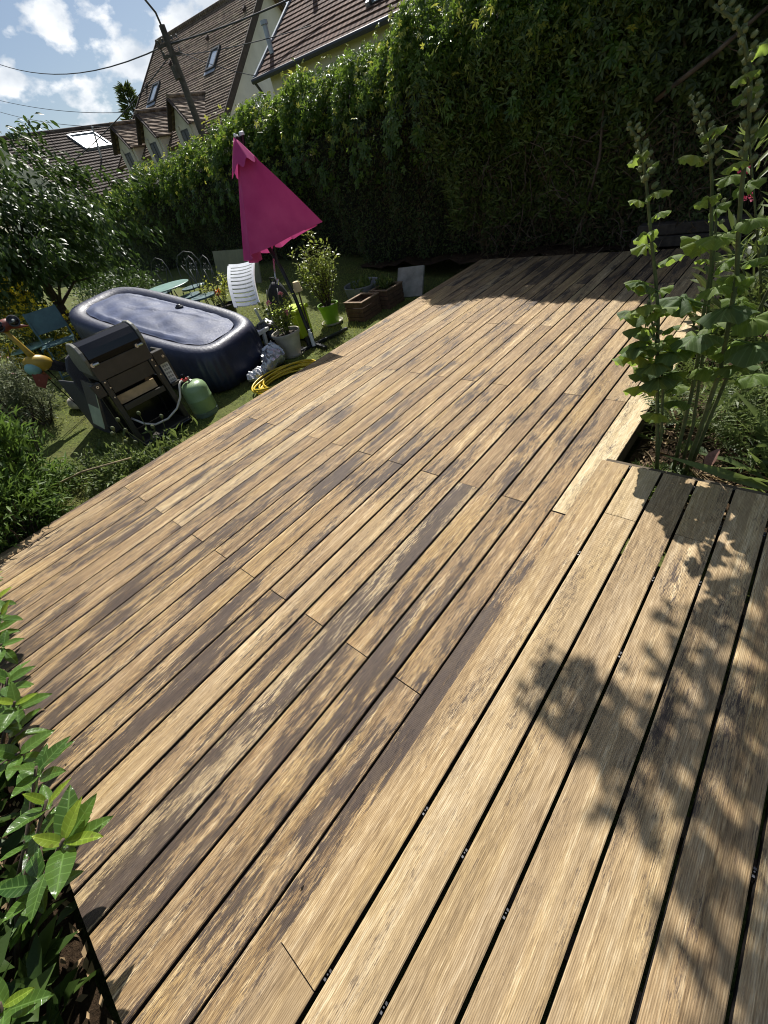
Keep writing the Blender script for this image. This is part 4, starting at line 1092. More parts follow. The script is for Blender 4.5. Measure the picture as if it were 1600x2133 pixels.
# ------------------------------------------------------------------ white slatted lounger
def lounger():
    t = thing('white_sun_lounger', 'white plastic sun lounger with upright slatted back', 'sun lounger', (-5.95, 3.6, lawn_z(-5.95)))
    o = V(-5.95, 3.6, lawn_z(-5.95))
    TL, TR, BL, BR = [V(*p) - o for p in ((-6.74, 3.95, .805), (-5.98, 3.95, .848), (-6.09, 3.40, .384), (-5.40, 3.40, .44))]
    nrm = (TR - TL).cross(BL - TL).normalized(); nrm = nrm if nrm.y < 0 else -nrm
    def at(u, v, w=0.0):
        return TL.lerp(TR, u).lerp(BL.lerp(BR, u), v) + nrm * (w + .035 * (1 - (2 * u - 1) ** 2) * -1 + .05 * math.sin(math.pi * v))
    def strip(u0, u1, v0, v1, name, nu=8, nv=1, th=.018):
        m = MB(); vs, fs = [], []
        for w in (0, -th):
            for i in range(nu + 1):
                for j in range(nv + 1): vs.append(at(u0 + (u1 - u0) * i / nu, v0 + (v1 - v0) * j / nv, w))
        K = (nu + 1) * (nv + 1); ix = lambda i, j, k: k * K + i * (nv + 1) + j
        for i in range(nu):
            for j in range(nv):
                fs += [(ix(i, j, 0), ix(i + 1, j, 0), ix(i + 1, j + 1, 0), ix(i, j + 1, 0)), (ix(i, j, 1), ix(i, j + 1, 1), ix(i + 1, j + 1, 1), ix(i + 1, j, 1))]
        for i in range(nu): fs += [(ix(i, 0, 0), ix(i, 0, 1), ix(i + 1, 0, 1), ix(i + 1, 0, 0)), (ix(i, nv, 0), ix(i + 1, nv, 0), ix(i + 1, nv, 1), ix(i, nv, 1))]
        for j in range(nv): fs += [(ix(0, j, 0), ix(0, j + 1, 0), ix(0, j + 1, 1), ix(0, j, 1)), (ix(nu, j, 0), ix(nu, j, 1), ix(nu, j + 1, 1), ix(nu, j + 1, 0))]
        m.add(vs, fs).build(name, M['white'], t)
    strip(0, .10, 0.03, 1, 'side_rail', 2, 8); strip(.90, 1, 0.03, 1, 'side_rail', 2, 8)
    strip(.03, .97, -.015, .085, 'top_rail', 8, 2)
    for k in range(10):
        v0 = .112 + .089 * k; strip(.102, .898, v0, v0 + .060, 'slat')
    for k in range(9):
        y = -.20 - .095 * k
        MB().box((-.28, y - .038, .245 - .004 * k), (.36, y + .038, .263 - .004 * k)).build('slat', M['white'], t)
    for x in (-.33, .37):
        MB().bar((x, -.1, .26), (x, -1.05, .235), .06, .05).build('side_rail', M['white'], t, bevel=.006)
        for y in (-.2, -.95): MB().bar((x, y, .24), (x, y - .03, 0.0), .05).build('leg', M['white'], t, bevel=.006)
    MB().bar((-.1, .1, .45), (-.1, .16, .0), .03).bar((.2, .1, .45), (.2, .16, .0), .03).build('back_strut', M['white'], t)
lounger()

def simple(name, mb, mat, label, cat, loc=(0, 0, 0), rot=(0, 0, 0), group=None, **kw):
    o = mb.build(name, mat, None, **kw); o.location = loc; o.rotation_euler = rot
    return tag(o, label, cat, group)

simple('leaning_board', MB().box((-1.02, -.012, 0), (1.02, .012, 0.62)), M['khaki'], 'large khaki board leaning against the hedge behind the lounger', 'board', (-9.3, 5.55, .09), (math.radians(-14), 0, math.radians(-6)))

# ------------------------------------------------------------------ iron chairs and green table behind the tub
def iron_chair(loc, rot, label):
    t = thing('iron_chair', label, 'chair', loc, rot, 'wrought iron chairs behind the hot tub')
    arch = [(-.19, .0, .44), (-.215, .03, .62), (-.20, .05, .78), (-.13, .07, .90), (0, .08, .945), (.13, .07, .90), (.20, .05, .78), (.215, .03, .62), (.19, .0, .44)]
    MB().tube(arch, .007, 6).build('back_frame', M['iron'], t, True)
    for s in (-1, 1):
        sp = [V(s * (.075 + (.065 - .004 * k) * math.cos(2.2 + k * .42)), .06, .79 + (.065 - .004 * k) * math.sin(2.2 + k * .42)) for k in range(15)]
        MB().tube(sp, .005, 5).build('scroll', M['iron'], t, True)
        MB().tube([(s * .14, .06, .76), (s * .09, .05, .64), (s * .03, .03, .52), (0, .01, .44)], .007, 5).build('scroll', M['iron'], t, True)
    MB().lathe([(0, .0), (.20, .0), (.205, .012), (.20, .024), (0, .026)], 20, (0, -.19, .43)).build('seat', M['teal'], t)
    for x, y in ((-.16, -.02), (.16, -.02), (-.15, -.35), (.15, -.35)):
        MB().tube([(x, y, .43), (x * 1.2, y + (.04 if y > -.1 else -.04), .0)], .009, 6).build('leg', M['iron'], t)
for loc, rot, lb in (((-8.55, 3.65, .1), .35, 'grey scroll-back iron chair farthest left behind the hot tub'), ((-8.0, 3.95, .1), .75, 'grey scroll-back iron chair half hidden behind the green table'),
                     ((-7.35, 3.62, .08), -.1, 'grey scroll-back iron chair just right of the green table edge'), ((-6.98, 3.66, .06), -.1, 'grey scroll-back iron chair nearest the white lounger')):
    iron_chair(loc, rot, lb)
def round_table(name, loc, r, h, top, label):
    t = thing(name, label, 'table', loc)
    MB().lathe([(0, h - .02), (r - .01, h - .02), (r, h - .012), (r, h - .004), (r - .008, h), (0, h)], 40).build('table_top', top, t)
    for k in range(3):
        a = 2.1 * k + .4
        MB().tube([(math.cos(a) * r * .25, math.sin(a) * r * .25, h - .02), (math.cos(a) * r * .15, math.sin(a) * r * .15, h * .5), (math.cos(a) * r * .75, math.sin(a) * r * .75, 0)], .012, 6).build('leg', M['iron'], t, True)
round_table('garden_table', (-7.75, 3.28, .09), .40, .62, M['teal_light'], 'round sea-green garden table showing above the far rim of the hot tub')
round_table('bistro_table', (-8.6, 1.27, .1), .31, .42, M['teal_light'], 'low round teal bistro table beside the metal bird')

def folding_chair():
    t = thing('folding_chair', 'teal metal folding chair with cloth back beside the hot tub', 'chair', (-8.0, 1.5, .09), 1.25)
    for x in (-.21, .21):
        MB().bar((x, .10, 0), (x, .22, .62), .02).bar((x, .22, .62), (x * .98, .30, .86), .02).build('back_leg', M['teal'], t)
        MB().bar((x, .24, .30), (x, -.30, .0), .02).bar((x, .16, .44), (x, -.26, .42), .02).build('front_leg', M['teal'], t)
    MB().prism([(-.23, .225, .56), (.23, .225, .56), (.225, .30, .85), (-.225, .30, .85)], (0, -.008, .002)).build('backrest', M['teal'], t)
    for k in range(6): MB().box((-.21, -.25 + .068 * k, .435), (.21, -.195 + .068 * k, .447)).build('slat', M['teal'], t)
    MB().bar((-.21, -.27, .03), (.21, -.27, .03), .018).build('foot_rail', M['teal'], t)
folding_chair()

def wicker_chair():
    t = thing('wicker_armchair', 'charcoal wicker armchair seen from behind at the left of the grill', 'armchair', (-5.80, 1.12, lawn_z(-5.80)), 0.15); t.scale = (.7, .60, 1.12)
    # local: +x towards the deck (chair back); back panel curved at the top
    pts = [(-.29, .0), (-.31, .40), (-.28, .70), (-.16, .80), (.0, .83), (.16, .80), (.28, .70), (.31, .40), (.29, .0)]
    MB().prism([(.10 + (.10 - .12 * z), y, z) for y, z in pts], (-.05, 0, .01)).build('backrest', M['wicker'], t, bevel=.012)
    MB().box((-.46, -.28, .32), (.10, .28, .42)).build('seat', M['wicker'], t, bevel=.02)
    for y in (-.31, .27): MB().box((-.46, y, .0), (.12, y + .04, .60)).build('side', M['wicker'], t, bevel=.012)
    MB().box((-.47, -.27, .02), (-.43, .27, .32)).build('apron', M['wicker'], t)
wicker_chair()

def bird():
    t = thing('metal_bird', 'tall painted metal bird ornament with yellow body and huge round eyes', 'ornament', (-6.5, .88, lawn_z(-6.5)))
    def eb(name, c, r, mat, rot=(0, 0, 0), n=16):
        o = MB().blob((0, 0, 0), r, n, 10).build(name, mat, t, True); o.location = c; o.rotation_euler = rot; return o
    eb('body', (0, .02, .72), (.085, .15, .095), M['bird_yellow'], (math.radians(-22), 0, 0))
    eb('breast', (.03, -.07, .69), (.06, .085, .075), M['bird_teal'], (math.radians(-22), 0, 0))
    MB().tube([(0, .02, .76), (0, .0, .86), (0, -.02, .98), (0, -.05, 1.12)], [.045, .034, .026, .022], 10).build('neck', M['bird_yellow'], t, True)
    eb('head', (0, -.02, 1.17), (.07, .10, .06), M['bird_red'], (0.2, 0, 0))
    for y in (-.085, .075):
        o = MB().lathe([(0, .03), (.028, .026), (.055, .01), (.062, 0)], 20).build('eye', M['black'], t, True); o.location = (.045, y, 1.185); o.rotation_euler = (0, math.radians(75), 0)
        o2 = MB().lathe([(.048, .016), (.055, .021), (.062, .012)], 20).build('eye_ring', M['wicker'], t, True); o2.location = (.045, y, 1.185); o2.rotation_euler = (0, math.radians(75), 0)
        o3 = MB().lathe([(0, .036), (.010, .034), (.014, .028)], 10).build('pupil_glint', M['paper'], t, True); o3.location = (.048, y, 1.188); o3.rotation_euler = (0, math.radians(75), 0)
    MB().tube([(.02, .02, 1.15), (.06, .10, 1.12), (.08, .17, 1.10)], [.03, .02, .004], 8).build('beak', M['bird_red'], t, True)
    MB().prism([(0, .12, .74), (0, .30, .58), (.01, .26, .53), (.0, .10, .64)], (.02, 0, 0)).prism([(.03, .10, .72), (.04, .33, .50), (.04, .27, .48), (.03, .06, .62)], (.015, 0, 0)).build('tail', M['bag'], t)
    MB().prism([(.05, -.12, .66), (.06, .02, .58), (.05, -.10, .46), (.05, -.16, .52)], (.015, 0, 0)).build('wing', M['bird_red'], t)
    MB().tube([(.02, -.02, .62), (.02, .02, .52)], [.03, .008], 8).build('thigh', M['rust'], t)
    for y, e in ((-.02, (.05, .10, 0)), (.05, (.0, .22, 0))):
        MB().tube([(.0, y, .64), (.02, y + .05, .35), e], .007, 6).build('leg', M['black'], t)
bird()

simple('stone_block', MB().blob((0, 0, .07), (.155, .11, .085), 14, 8, .06, 3), M['stone'], 'pale stone block lying alone on the lawn', 'stone', (-6.70, 1.02, lawn_z(-6.7)), (0, 0, .6), smooth=True)

# ------------------------------------------------------------------ potted plants
def pot(t, r0, r1, h, mat, rim=.03, soil=.04):
    MB().lathe([(0, .0), (r0, .0), (r0 + .004, .006), (r0 + (r1 - r0) * .8, h - rim * 1.6), (r1 - .004, h - rim * 1.6), (r1, h - rim * 1.4), (r1 + .004, h - .006), (r1, h), (r1 - .014, h), (r1 - .022, h - .05), (r0, .05)], 40).build('pot', mat, t, True, auto=35)
    MB().lathe([(0, h - soil + .008), (r1 * .55, h - soil + .003), (r1 - .024, h - soil)], 24).build('soil', M['potsoil'], t, True)
def saucer(t, r, mat):
    MB().lathe([(0, .004), (r - .02, .004), (r, .028), (r + .006, .028), (r - .012, -.002), (0, -.002)], 36).build('saucer', mat, t, True, auto=35)
def stems(t, n, base_r, h, spread, z0, r=.006, seed=1, name='stems', mat=None):
    rr = random.Random(seed); m = MB(); tips = []
    for k in range(n):
        a = rr.uniform(0, 6.28); b = V(math.cos(a) * base_r * rr.random(), math.sin(a) * base_r * rr.random(), z0)
        L = h * rr.uniform(.6, 1.0); e = b + V(math.cos(a) * spread * rr.uniform(.3, 1), math.sin(a) * spread * rr.uniform(.3, 1), L)
        mid = b.lerp(e, .5) + V(rr.uniform(-.04, .04), rr.uniform(-.04, .04), .04 * h)
        m.tube([b, mid, e], [r, r * .8, r * .4], 6, False); tips.append((b, mid, e))
    m.build(name, mat or M['stem'], t, True); return tips
def leafy(t, tips, per, size, mat, tpl, name='foliage', jit=.05, t0=.25, up=.5):
    P, D = [], []
    for b, m_, e in tips:
        ax = (e - b).normalized()
        for k in range(per):
            q = t0 + (1 - t0) * random.random() ** .8
            p = b.lerp(m_, q * 2) if q < .5 else m_.lerp(e, q * 2 - 1)
            d = V(random.gauss(0, 1), random.gauss(0, 1), random.gauss(0, .5)).normalized() + ax * up
            P.append(p + d * random.random() * jit); D.append(d)
    P, D = np.array(P), np.array(D); n = len(P)
    N = np.stack([rng.normal(size=n) * .5, rng.normal(size=n) * .5, np.full(n, 1.)], 1)
    return cloud(name, P, D, N, size * (.6 + .7 * rng.random(n)), tpl, mat, t)
def petals(t, c, r, n, mat, name='flower'):
    P, d = ell_points(n, c, (r * .6, r * .6, r * .5), .2)
    return cloud(name, P, d + np.array([0, 0, .4]), d + rng.normal(size=(n, 3)) * .3, r * (.6 + .5 * rng.random(n)), tpl_small(.8), mat, t, kind=None)

rose = thing('potted_rose', 'weathered white pot on a saucer holding a small pink rose bush', 'potted plant', (-5.19, 3.50, lawn_z(-5.19)))
saucer(rose, .19, M['pot_white']); pot(rose, .125, .200, .325, M['pot_white'])
tips = stems(rose, 11, .05, .42, .24, .28, .006, 3); leafy(rose, tips, 34, .055, M['shrub'], tpl_leaf(.6), jit=.07, t0=.1)
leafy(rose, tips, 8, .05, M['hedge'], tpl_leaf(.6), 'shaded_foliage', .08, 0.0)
for c in ((-.06, -.05, .72), (.05, .10, .78), (.16, .02, .58)): petals(rose, c, .035, 26, M['pinkflower'])

gp = thing('potted_shrub', 'bright green pot on a saucer with a tall leafy shrub', 'potted plant', (-5.44, 4.60, lawn_z(-5.44)))
saucer(gp, .17, M['pot_white']); pot(gp, .105, .165, .29, M['pot_green'])
tips = stems(gp, 26, .06, .85, .30, .25, .007, 5, mat=M['bark']); leafy(gp, tips, 40, .060, M['shrub'], tpl_leaf(.5), jit=.07, t0=.12)
tips = stems(gp, 4, .03, 1.12, .08, .25, .006, 9, mat=M['bark']); leafy(gp, tips, 30, .055, M['shrub'], tpl_leaf(.5), 'upper_foliage', .05, .4)

orp = thing('potted_orange_flowers', 'straggly yellow-green plant with one orange bloom between hot tub and lounger', 'potted plant', (-7.05, 3.78, lawn_z(-7.05)))
pot(orp, .13, .19, .28, M['bag'])
tips = stems(orp, 16, .05, .48, .30, .24, .004, 8); leafy(orp, tips, 16, .05, M['creeper_young'], tpl_leaf(.5), jit=.05, t0=.25); leafy(orp, tips, 8, .05, M['shrub'], tpl_leaf(.5), 'lower_foliage', .05, .1)
petals(orp, (.16, -.1, .50), .05, 30, M['orangeflower'])

# stick with upturned cup
st = thing('cane_with_cup', 'thin cane topped by an upturned cream plastic pot behind the rose', 'garden cane', (-5.32, 4.02, lawn_z(-5.3)))
MB().tube([(0, 0, 0), (-.03, .04, .74)], .012, 8).build('cane', M['twig'], st)
MB().lathe([(0, .125), (.042, .125), (.046, .12), (.058, .035), (.063, .034), (.066, .0), (.060, .0), (.045, .11), (0, .115)], 24, (-.03, .04, .66)).build('cup', M['cream'], st, True, auto=35)

# lime crate
cr = thing('lime_storage_box', 'lime green plastic storage box behind the rose pot', 'box', (-5.62, 3.98, lawn_z(-5.62)), .25)
MB().prism([(-.22, -.15, 0), (.22, -.15, 0), (.22, .15, 0), (-.22, .15, 0)], (0, 0, .36)).build('body', M['lime'], cr, bevel=.012)
MB().box((-.25, -.175, .365), (.25, .175, .42)).box((-.20, -.13, .42), (.20, .13, .435)).build('lid', M['lime'], cr, bevel=.008)
for x in (-.12, .12): MB().box((x - .04, -.188, .33), (x + .04, -.172, .40)).build('latch', M['lime'], cr, bevel=.004)
for x in (-.16, -.05, .06, .17): MB().box((x - .012, -.16, .03), (x + .012, -.149, .32)).build('rib', M['lime'], cr)

bp = thing('black_backpack', 'dark rounded backpack standing behind the lime box', 'backpack', (-5.95, 4.12, lawn_z(-5.95)), .3)
MB().blob((0, 0, .36), (.19, .14, .34), 18, 12, .03, 2).build('body', M['backpack'], bp, True)
MB().blob((0, -.12, .26), (.14, .07, .17), 14, 8, .03, 5).build('front_pocket', M['backpack'], bp, True)
MB().tube([(-.05, 0, .68), (-.03, -.02, .75), (.03, -.02, .75), (.05, 0, .68)], .012, 6).build('handle', M['backpack'], bp, True)
for s in (-.10, .10): MB().tube([(s, -.10, .62), (s * 1.1, -.18, .45), (s * 1.2, -.19, .2)], .01, 6).build('piping', M['frame'], bp, True)

def crumple(seed, c, r, amp=.09, seg=30, rings=20):
    m = MB().blob(c, r, seg, rings, .02, seed); rr = random.Random(seed)
    ks = [(rr.uniform(8, 26), rr.uniform(8, 26), rr.uniform(8, 26), rr.uniform(0, 6)) for _ in range(6)]
    out = []
    for (x, y, z) in m.v:
        d = sum(abs(math.sin(a * x + b * y + c_ * z + p)) for a, b, c_, p in ks) / 6 - .6
        v = V(x, y, z) - V(*c); v = v * (1 + amp * d * 2); out.append(tuple(V(*c) + v))
    m.v = out; return m
for loc, r, sd, lb in (((-5.72, 3.58), (.24, .20, .20), 2, 'shiny black bin bag slumped below the lounger seat'), ((-5.48, 3.62), (.19, .17, .13), 7, 'smaller black bin bag between the rose pot and the lime box')):
    simple('bin_bag', crumple(sd, (0, 0, r[2] * .9), r, .13), M['bag'], lb, 'bag', (loc[0], loc[1], lawn_z(loc[0])), group='black bin bags', smooth=True)
fb = thing('silver_sack', 'crumpled silver sack lying between hot tub and rose pot', 'sack', (-5.03, 3.04, lawn_z(-5.03)), -.85)
def sack(seed, L, W, H, amp):
    """limp sack: closed sheet with sharp folds"""
    nu, nv = 34, 22; rr = random.Random(seed); vs, fs = [], []
    fd = [(rr.uniform(-1, 1), rr.uniform(-1, 1), rr.uniform(9, 24), rr.uniform(0, 6)) for _ in range(9)]
    for i in range(nu + 1):
        u = i / nu
        for j in range(nv):
            a = 2 * math.pi * j / nv
            prof = (math.sin(math.pi * min(1, u * 1.02)) ** .45) * (1 - .25 * u + .15 * math.sin(u * 9 + seed))
            x = (u - .5) * L; y = math.cos(a) * W * prof; z = max(0.0, .5 * H + math.sin(a) * H * .5 * prof * (1 + .25 * math.sin(u * 7 + 1)))
            d = sum(abs(math.sin((p * x / L + q * (y + z) / W) * k + f)) for p, q, k, f in fd) / 9 - .62
            vs.append((x + d * amp * .4, y * (1 + d * amp * 5), z * (1 + d * amp * 7)))
    for i in range(nu):
        for j in range(nv):
            p, q = i * nv + j, i * nv + (j + 1) % nv; fs.append((p, q, q + nv, p + nv))
    return MB().add(vs, fs)
sack(5, .62, .16, .30, .11).build('bulk', M['foil'], fb, True, auto=28)
o = sack(9, .34, .11, .19, .10).build('folded_end', M['foil'], fb, True, auto=28); o.location = (.30, -.16, 0); o.rotation_euler = (0, 0, -.8)

hz = MB(); rr = random.Random(3)
for k in range(9):
    R1, R2 = .40 + rr.uniform(-.06, .05), .26 + rr.uniform(-.05, .05); ox, oy = rr.uniform(-.03, .03), rr.uniform(-.05, .05); ph = rr.uniform(0, 6)
    hz.tube([(ox + R2 * math.cos(a), oy + R1 * math.sin(a), .018 + .010 * k + .014 * math.sin(2 * a + ph)) for a in [2 * math.pi * j / 40 for j in range(41)]], .0115, 8, False)
hz.tube([(.28, .1, .02), (.36, -.2, .02), (.40, -.5, .015), (.36, -.8, .015)], .0115, 8)
simple('garden_hose', hz, M['hose'], 'coiled bright yellow garden hose on the grass beside the deck', 'hose', (-4.50, 2.84, -.30), (0, 0, -.22), smooth=True)

def planter(loc, rot, w, d, h, label):
    t = thing('wooden_planter', label, 'planter', loc, rot, 'square wooden planter boxes')
    rowsn = 4; rh = h / rowsn
    for k in range(rowsn):
        z0, z1 = k * rh + .003, (k + 1) * rh - .004
        j = random.uniform(-.003, .003)
        MB().box((-w / 2, -d / 2 - .0 + j, z0), (w / 2, -d / 2 + .022 + j, z1)).build('slat', M['box_wood'], t, bevel=.002)
        MB().box((-w / 2, d / 2 - .022, z0), (w / 2, d / 2, z1)).build('slat', M['box_wood'], t, bevel=.002)
        MB().box((-w / 2 + .0, -d / 2 + .024, z0), (-w / 2 + .022, d / 2 - .024, z1)).build('slat', M['box_wood'], t, bevel=.002)
        MB().box((w / 2 - .022 + j, -d / 2 + .024, z0), (w / 2 + j, d / 2 - .024, z1)).build('slat', M['box_wood'], t, bevel=.002)
    z = h + .001
    for a, b in (((-w / 2 - .01, -d / 2 - .01, z), (w / 2 + .01, -d / 2 + .04, z + .018)), ((-w / 2 - .01, d / 2 - .04, z), (w / 2 + .01, d / 2 + .01, z + .018)), ((-w / 2 - .01, -d / 2 + .042, z), (-w / 2 + .04, d / 2 - .042, z + .018)), ((w / 2 - .04, -d / 2 + .042, z), (w / 2 + .01, d / 2 - .042, z + .018))):
        MB().box(a, b).build('top_trim', M['box_top'], t, bevel=.002)
    MB().box((-w / 2 + .03, -d / 2 + .03, .01), (w / 2 - .03, d / 2 - .03, h - .09)).build('soil', M['potsoil'], t)
    return t
planter((-5.06, 4.98, -.298), .05, .36, .44, .27, 'brown wooden planter box nearest the deck with empty dark inside')
p2 = planter((-4.98, 5.50, -.298), .05, .36, .42, .27, 'brown wooden planter box directly behind the front one, touching the slab')
n = 160; P, d = ell_points(n, (-.05, .05, .30), (.14, .14, .10), .2); cloud('sprouts', P, d + np.array([0, 0, .8]), d, .05 + .04 * rng.random(n), tpl_leaf(.5), M['cover'], p2)
simple('concrete_slab', MB().box((-.24, -.025, 0), (.24, .025, .46)), M['slab'], 'grey concrete slab leaning behind the wooden planters', 'slab', (-4.82, 5.86, -.30), (math.radians(-30), 0, math.radians(12)), bevel=.006)
bs = thing('grey_basin', 'shallow round grey basin half hidden behind the planters', 'basin', (-5.62, 5.62, lawn_z(-5.62)))
MB().lathe([(0, .02), (.26, .02), (.30, .24), (.315, .25), (.32, .24), (.275, 0), (0, 0)], 36).build('bowl', M['galv'], bs, True, auto=35)
n = 220; P, d = ell_points(n, (.1, -.1, .22), (.2, .2, .12), .2); cloud('weeds', P, d + np.array([0, 0, .8]), d, .05 + .05 * rng.random(n), tpl_leaf(.5), M['cover'], bs)

# ------------------------------------------------------------------ trees and shrubs at the left
def cherry_tree():
    t = thing('cherry_tree', 'dark glossy-leaved small tree at the left edge behind the hot tub', 'tree', (-10.1, 2.25, .1))
    MB().tube([(0, 0, 0), (.05, .02, .45), (-.05, .05, .9), (.0, .1, 1.5)], [.10, .085, .07, .05], 10).build('trunk', M['bark'], t, True)
    br = MB(); rr = random.Random(2); ends = []
    for k in range(16):
        a = rr.uniform(0, 6.28); z0 = rr.uniform(.6, 1.5); r = rr.uniform(.7, 1.35)
        b = V(0, .05, z0); e = V(math.cos(a) * r, math.sin(a) * r, z0 + rr.uniform(.1, 1.2)); m_ = b.lerp(e, .5) + V(0, 0, .15)
        br.tube([b, m_, e], [.03, .02, .008], 6, False); ends.append((b, m_, e))
    br.build('limbs', M['bark'], t, True)
    P, D = [], []
    for k in range(240):
        c = V(rr.gauss(.1, .62), rr.gauss(-.05, .74), 1.75 + rr.gauss(0, .55))
        if c.z < 1.05: c.z = 1.05 + abs(rr.gauss(0, .2))
        out = V(c.x, c.y, (c.z - 1.6) * .6); out = out.normalized() if out.length > .01 else V(0, 0, 1)
        ax = (out + V(0, 0, -.35) + V(rr.gauss(0, .3), rr.gauss(0, .3), rr.gauss(0, .2))).normalized()
        for j in range(56):
            q = rr.random(); p = c + ax * (q * .55 - .2) + V(rr.gauss(0, .07), rr.gauss(0, .07), rr.gauss(0, .06))
            P.append(p); D.append(ax * .6 + V(rr.gauss(0, .6), rr.gauss(0, .6), -.55 + rr.gauss(0, .3)))
    P, D = np.array(P), np.array(D); n = len(P)
    N = np.stack([rng.normal(size=n) * .45, rng.normal(size=n) * .45, np.full(n, 1.)], 1)
    cloud('crown', P, D, N, .115 * (.6 + .7 * rng.random(n)), tpl_leaf(.40, .08, .15), M['cherry'], t)
cherry_tree()

def bush(name, label, loc, r, h, n, size, mat, tpl, flower=None, seed=1, cat='shrub', nst=14, up=.4, inner=None):
    t = thing(name, label, cat, loc)
    stems(t, nst, .10, h * .8, max(r[0], r[1]) * .8, 0, .009, seed, mat=M['bark'])
    k = max(10, n // 70); C, d0 = ell_points(k, (0, 0, h * .55), (r[0], r[1], h * .48), .45)
    idx = rng.integers(0, k, n); P = C[idx] + rng.normal(size=(n, 3)) * np.array([.09, .09, .08]) * max(r) * 1.7
    P[:, 2] = np.abs(P[:, 2]); D = d0[idx] * .7 + rng.normal(size=(n, 3)) * .6 + np.array([0, 0, up])
    N = np.stack([rng.normal(size=n) * .5, rng.normal(size=n) * .5, np.full(n, 1.)], 1)
    cloud('foliage', P, D, N, size * (.6 + .7 * rng.random(n)), tpl, mat, t)
    if flower:
        fm, fn, fs = flower; q = rng.integers(0, k, fn); Pf = C[q] + d0[q] * .10 + rng.normal(size=(fn, 3)) * .08
        cloud('flowers', Pf, rand_dir(fn), rand_dir(fn), fs * (.7 + .6 * rng.random(fn)), tpl_five(), fm, t)
    return t
bush('yellow_flower_shrub', 'rounded shrub covered in yellow flowers beside the small tree', (-9.1, 1.36, .1), (.55, .62), 1.0, 4600, .055, M['cover'], tpl_leaf(.45), (M['yellowflower'], 1300, .05), 2)
bush('low_hedge_shrub', 'dark green shrub between the small tree and the hot tub', (-11.3, 3.7, .1), (1.2, .7), .75, 5200, .07, M['cherry'], tpl_leaf(.45), None, 21)  # dark leaf material puts the shade under the tree into the colour
bush('olive_shrub', 'grey-green narrow-leaved shrub with pinkish top in front of the bistro table', (-6.85, .38, lawn_z(-6.8)), (.5, .34), 1.12, 5200, .055, M['greyleaf'], tpl_leaf(.24), (M['pinkflower'], 60, .02), 3)
bush('sage_shrub', 'low grey-green shrub at the feet of the metal bird', (-6.75, .60, lawn_z(-6.7)), (.30, .22), .55, 2600, .05, M['greyleaf'], tpl_leaf(.24), None, 4)
bush('lance_leaf_shrub', 'bright green upright plant with whorls of narrow leaves at the deck corner', (-4.82, -.10, -.3), (.42, .38), 1.05, 5600, .095, M['willow'], tpl_leaf(.20, .05, .2), None, 5, up=.9, nst=40)
bush('dark_narrow_leaf_shrub', 'dark narrow-leaved shrub hanging over the left edge of the deck', (-4.30, -.42, -.3), (.34, .50), .72, 4600, .09, M['willow'], tpl_leaf(.20, .05, .2), None, 6, up=.5, nst=24)
bush('glossy_corner_shrub', 'small-leaved dark shrub at the far left corner of the deck', (-5.3, -.7, -.3), (.6, .6), .85, 4200, .06, M['cherry'], tpl_leaf(.45), None, 7)
bush('weedy_clump', 'weedy clump of grassy stems between the grill and the deck', (-4.40, .62, -.3), (.26, .30), .34, 1500, .055, M['cover'], tpl_leaf(.28), None, 8, cat='plant')
bush('tall_weed_clump', 'pale weeds growing on the lawn to the left of the grill', (-5.1, .48, -.3), (.30, .22), .26, 1300, .05, M['cover'], tpl_leaf(.30), None, 9, cat='plant')
ls = MB().tube([(0, 0, 0), (.35, .45, .10), (.72, .80, .13)], [.011, .010, .006], 6).build('dry_stalk', M['straw'], None, True); ls.location = (-4.75, -.12, -.05); tag(ls, 'long dry straw-coloured stalk lying across the dark shrub by the deck', 'stalk')
sd = thing('seed_head_weeds', 'thin weeds with round green seed heads in front of the grill', 'plant', (-4.38, .9, -.3))
rr = random.Random(12)
for k in range(9):
    a, l = rr.uniform(0, 6.28), rr.uniform(.28, .62); b = V(rr.uniform(-.15, .15), rr.uniform(-.25, .25), 0); e = b + V(math.cos(a) * .10, math.sin(a) * .14, l)
    MB().tube([b, b.lerp(e, .5) + V(.02, .01, .03), e], .0035, 5, False).build('stem', M['stem'], sd, True)
    MB().blob(tuple(e), (.018, .018, .022), 10, 7).build('seed_head', M['stem'], sd, True)
n = 420; P = np.stack([rng.normal(size=n) * .18, rng.normal(size=n) * .26, np.abs(rng.normal(size=n)) * .12], 1)
cloud('foliage', P, rand_dir(n) + np.array([0, 0, .7]), np.tile([0, 0, 1.], (n, 1)) + rng.normal(size=(n, 3)) * .5, .08 + .08 * rng.random(n), tpl_leaf(.22), M['cover'], sd)

# ------------------------------------------------------------------ cherry laurel at the near-left corner (each leaf a part)
def big_leaf_mesh(name, mat, w, var, bend):
    nu, nv = 4, 8; vs, fs = [], []
    for j in range(nv + 1):
        q = j / nv; hw = w * .5 * (math.sin(math.pi * q ** .85) ** .8 if 0 < q < 1 else 0.02)
        for i in range(nu + 1):
            s = (i / nu - .5) * 2
            vs.append((s * hw, q, abs(s) * .16 * hw * 2 - bend * q * q + .012 * math.sin(q * 14 + i) * abs(s)))
    for j in range(nv):
        for i in range(nu):
            a = j * (nu + 1) + i; fs.append((a, a + 1, a + nu + 2)); fs.append((a, a + nu + 2, a + nu + 1))
    return fast_mesh(name, np.array(vs), np.array(fs), mat, np.full(len(vs), var), True)
LAUREL = [big_leaf_mesh('leaf', M['laurel'], w, v, b) for w, v, b in ((.40, .15, .10), (.44, .5, .18), (.38, .8, .05))]
LAUREL_Y = [big_leaf_mesh('leaf', M['laurel_young'], w, v, b) for w, v, b in ((.34, .3, .06), (.38, .8, .12))]
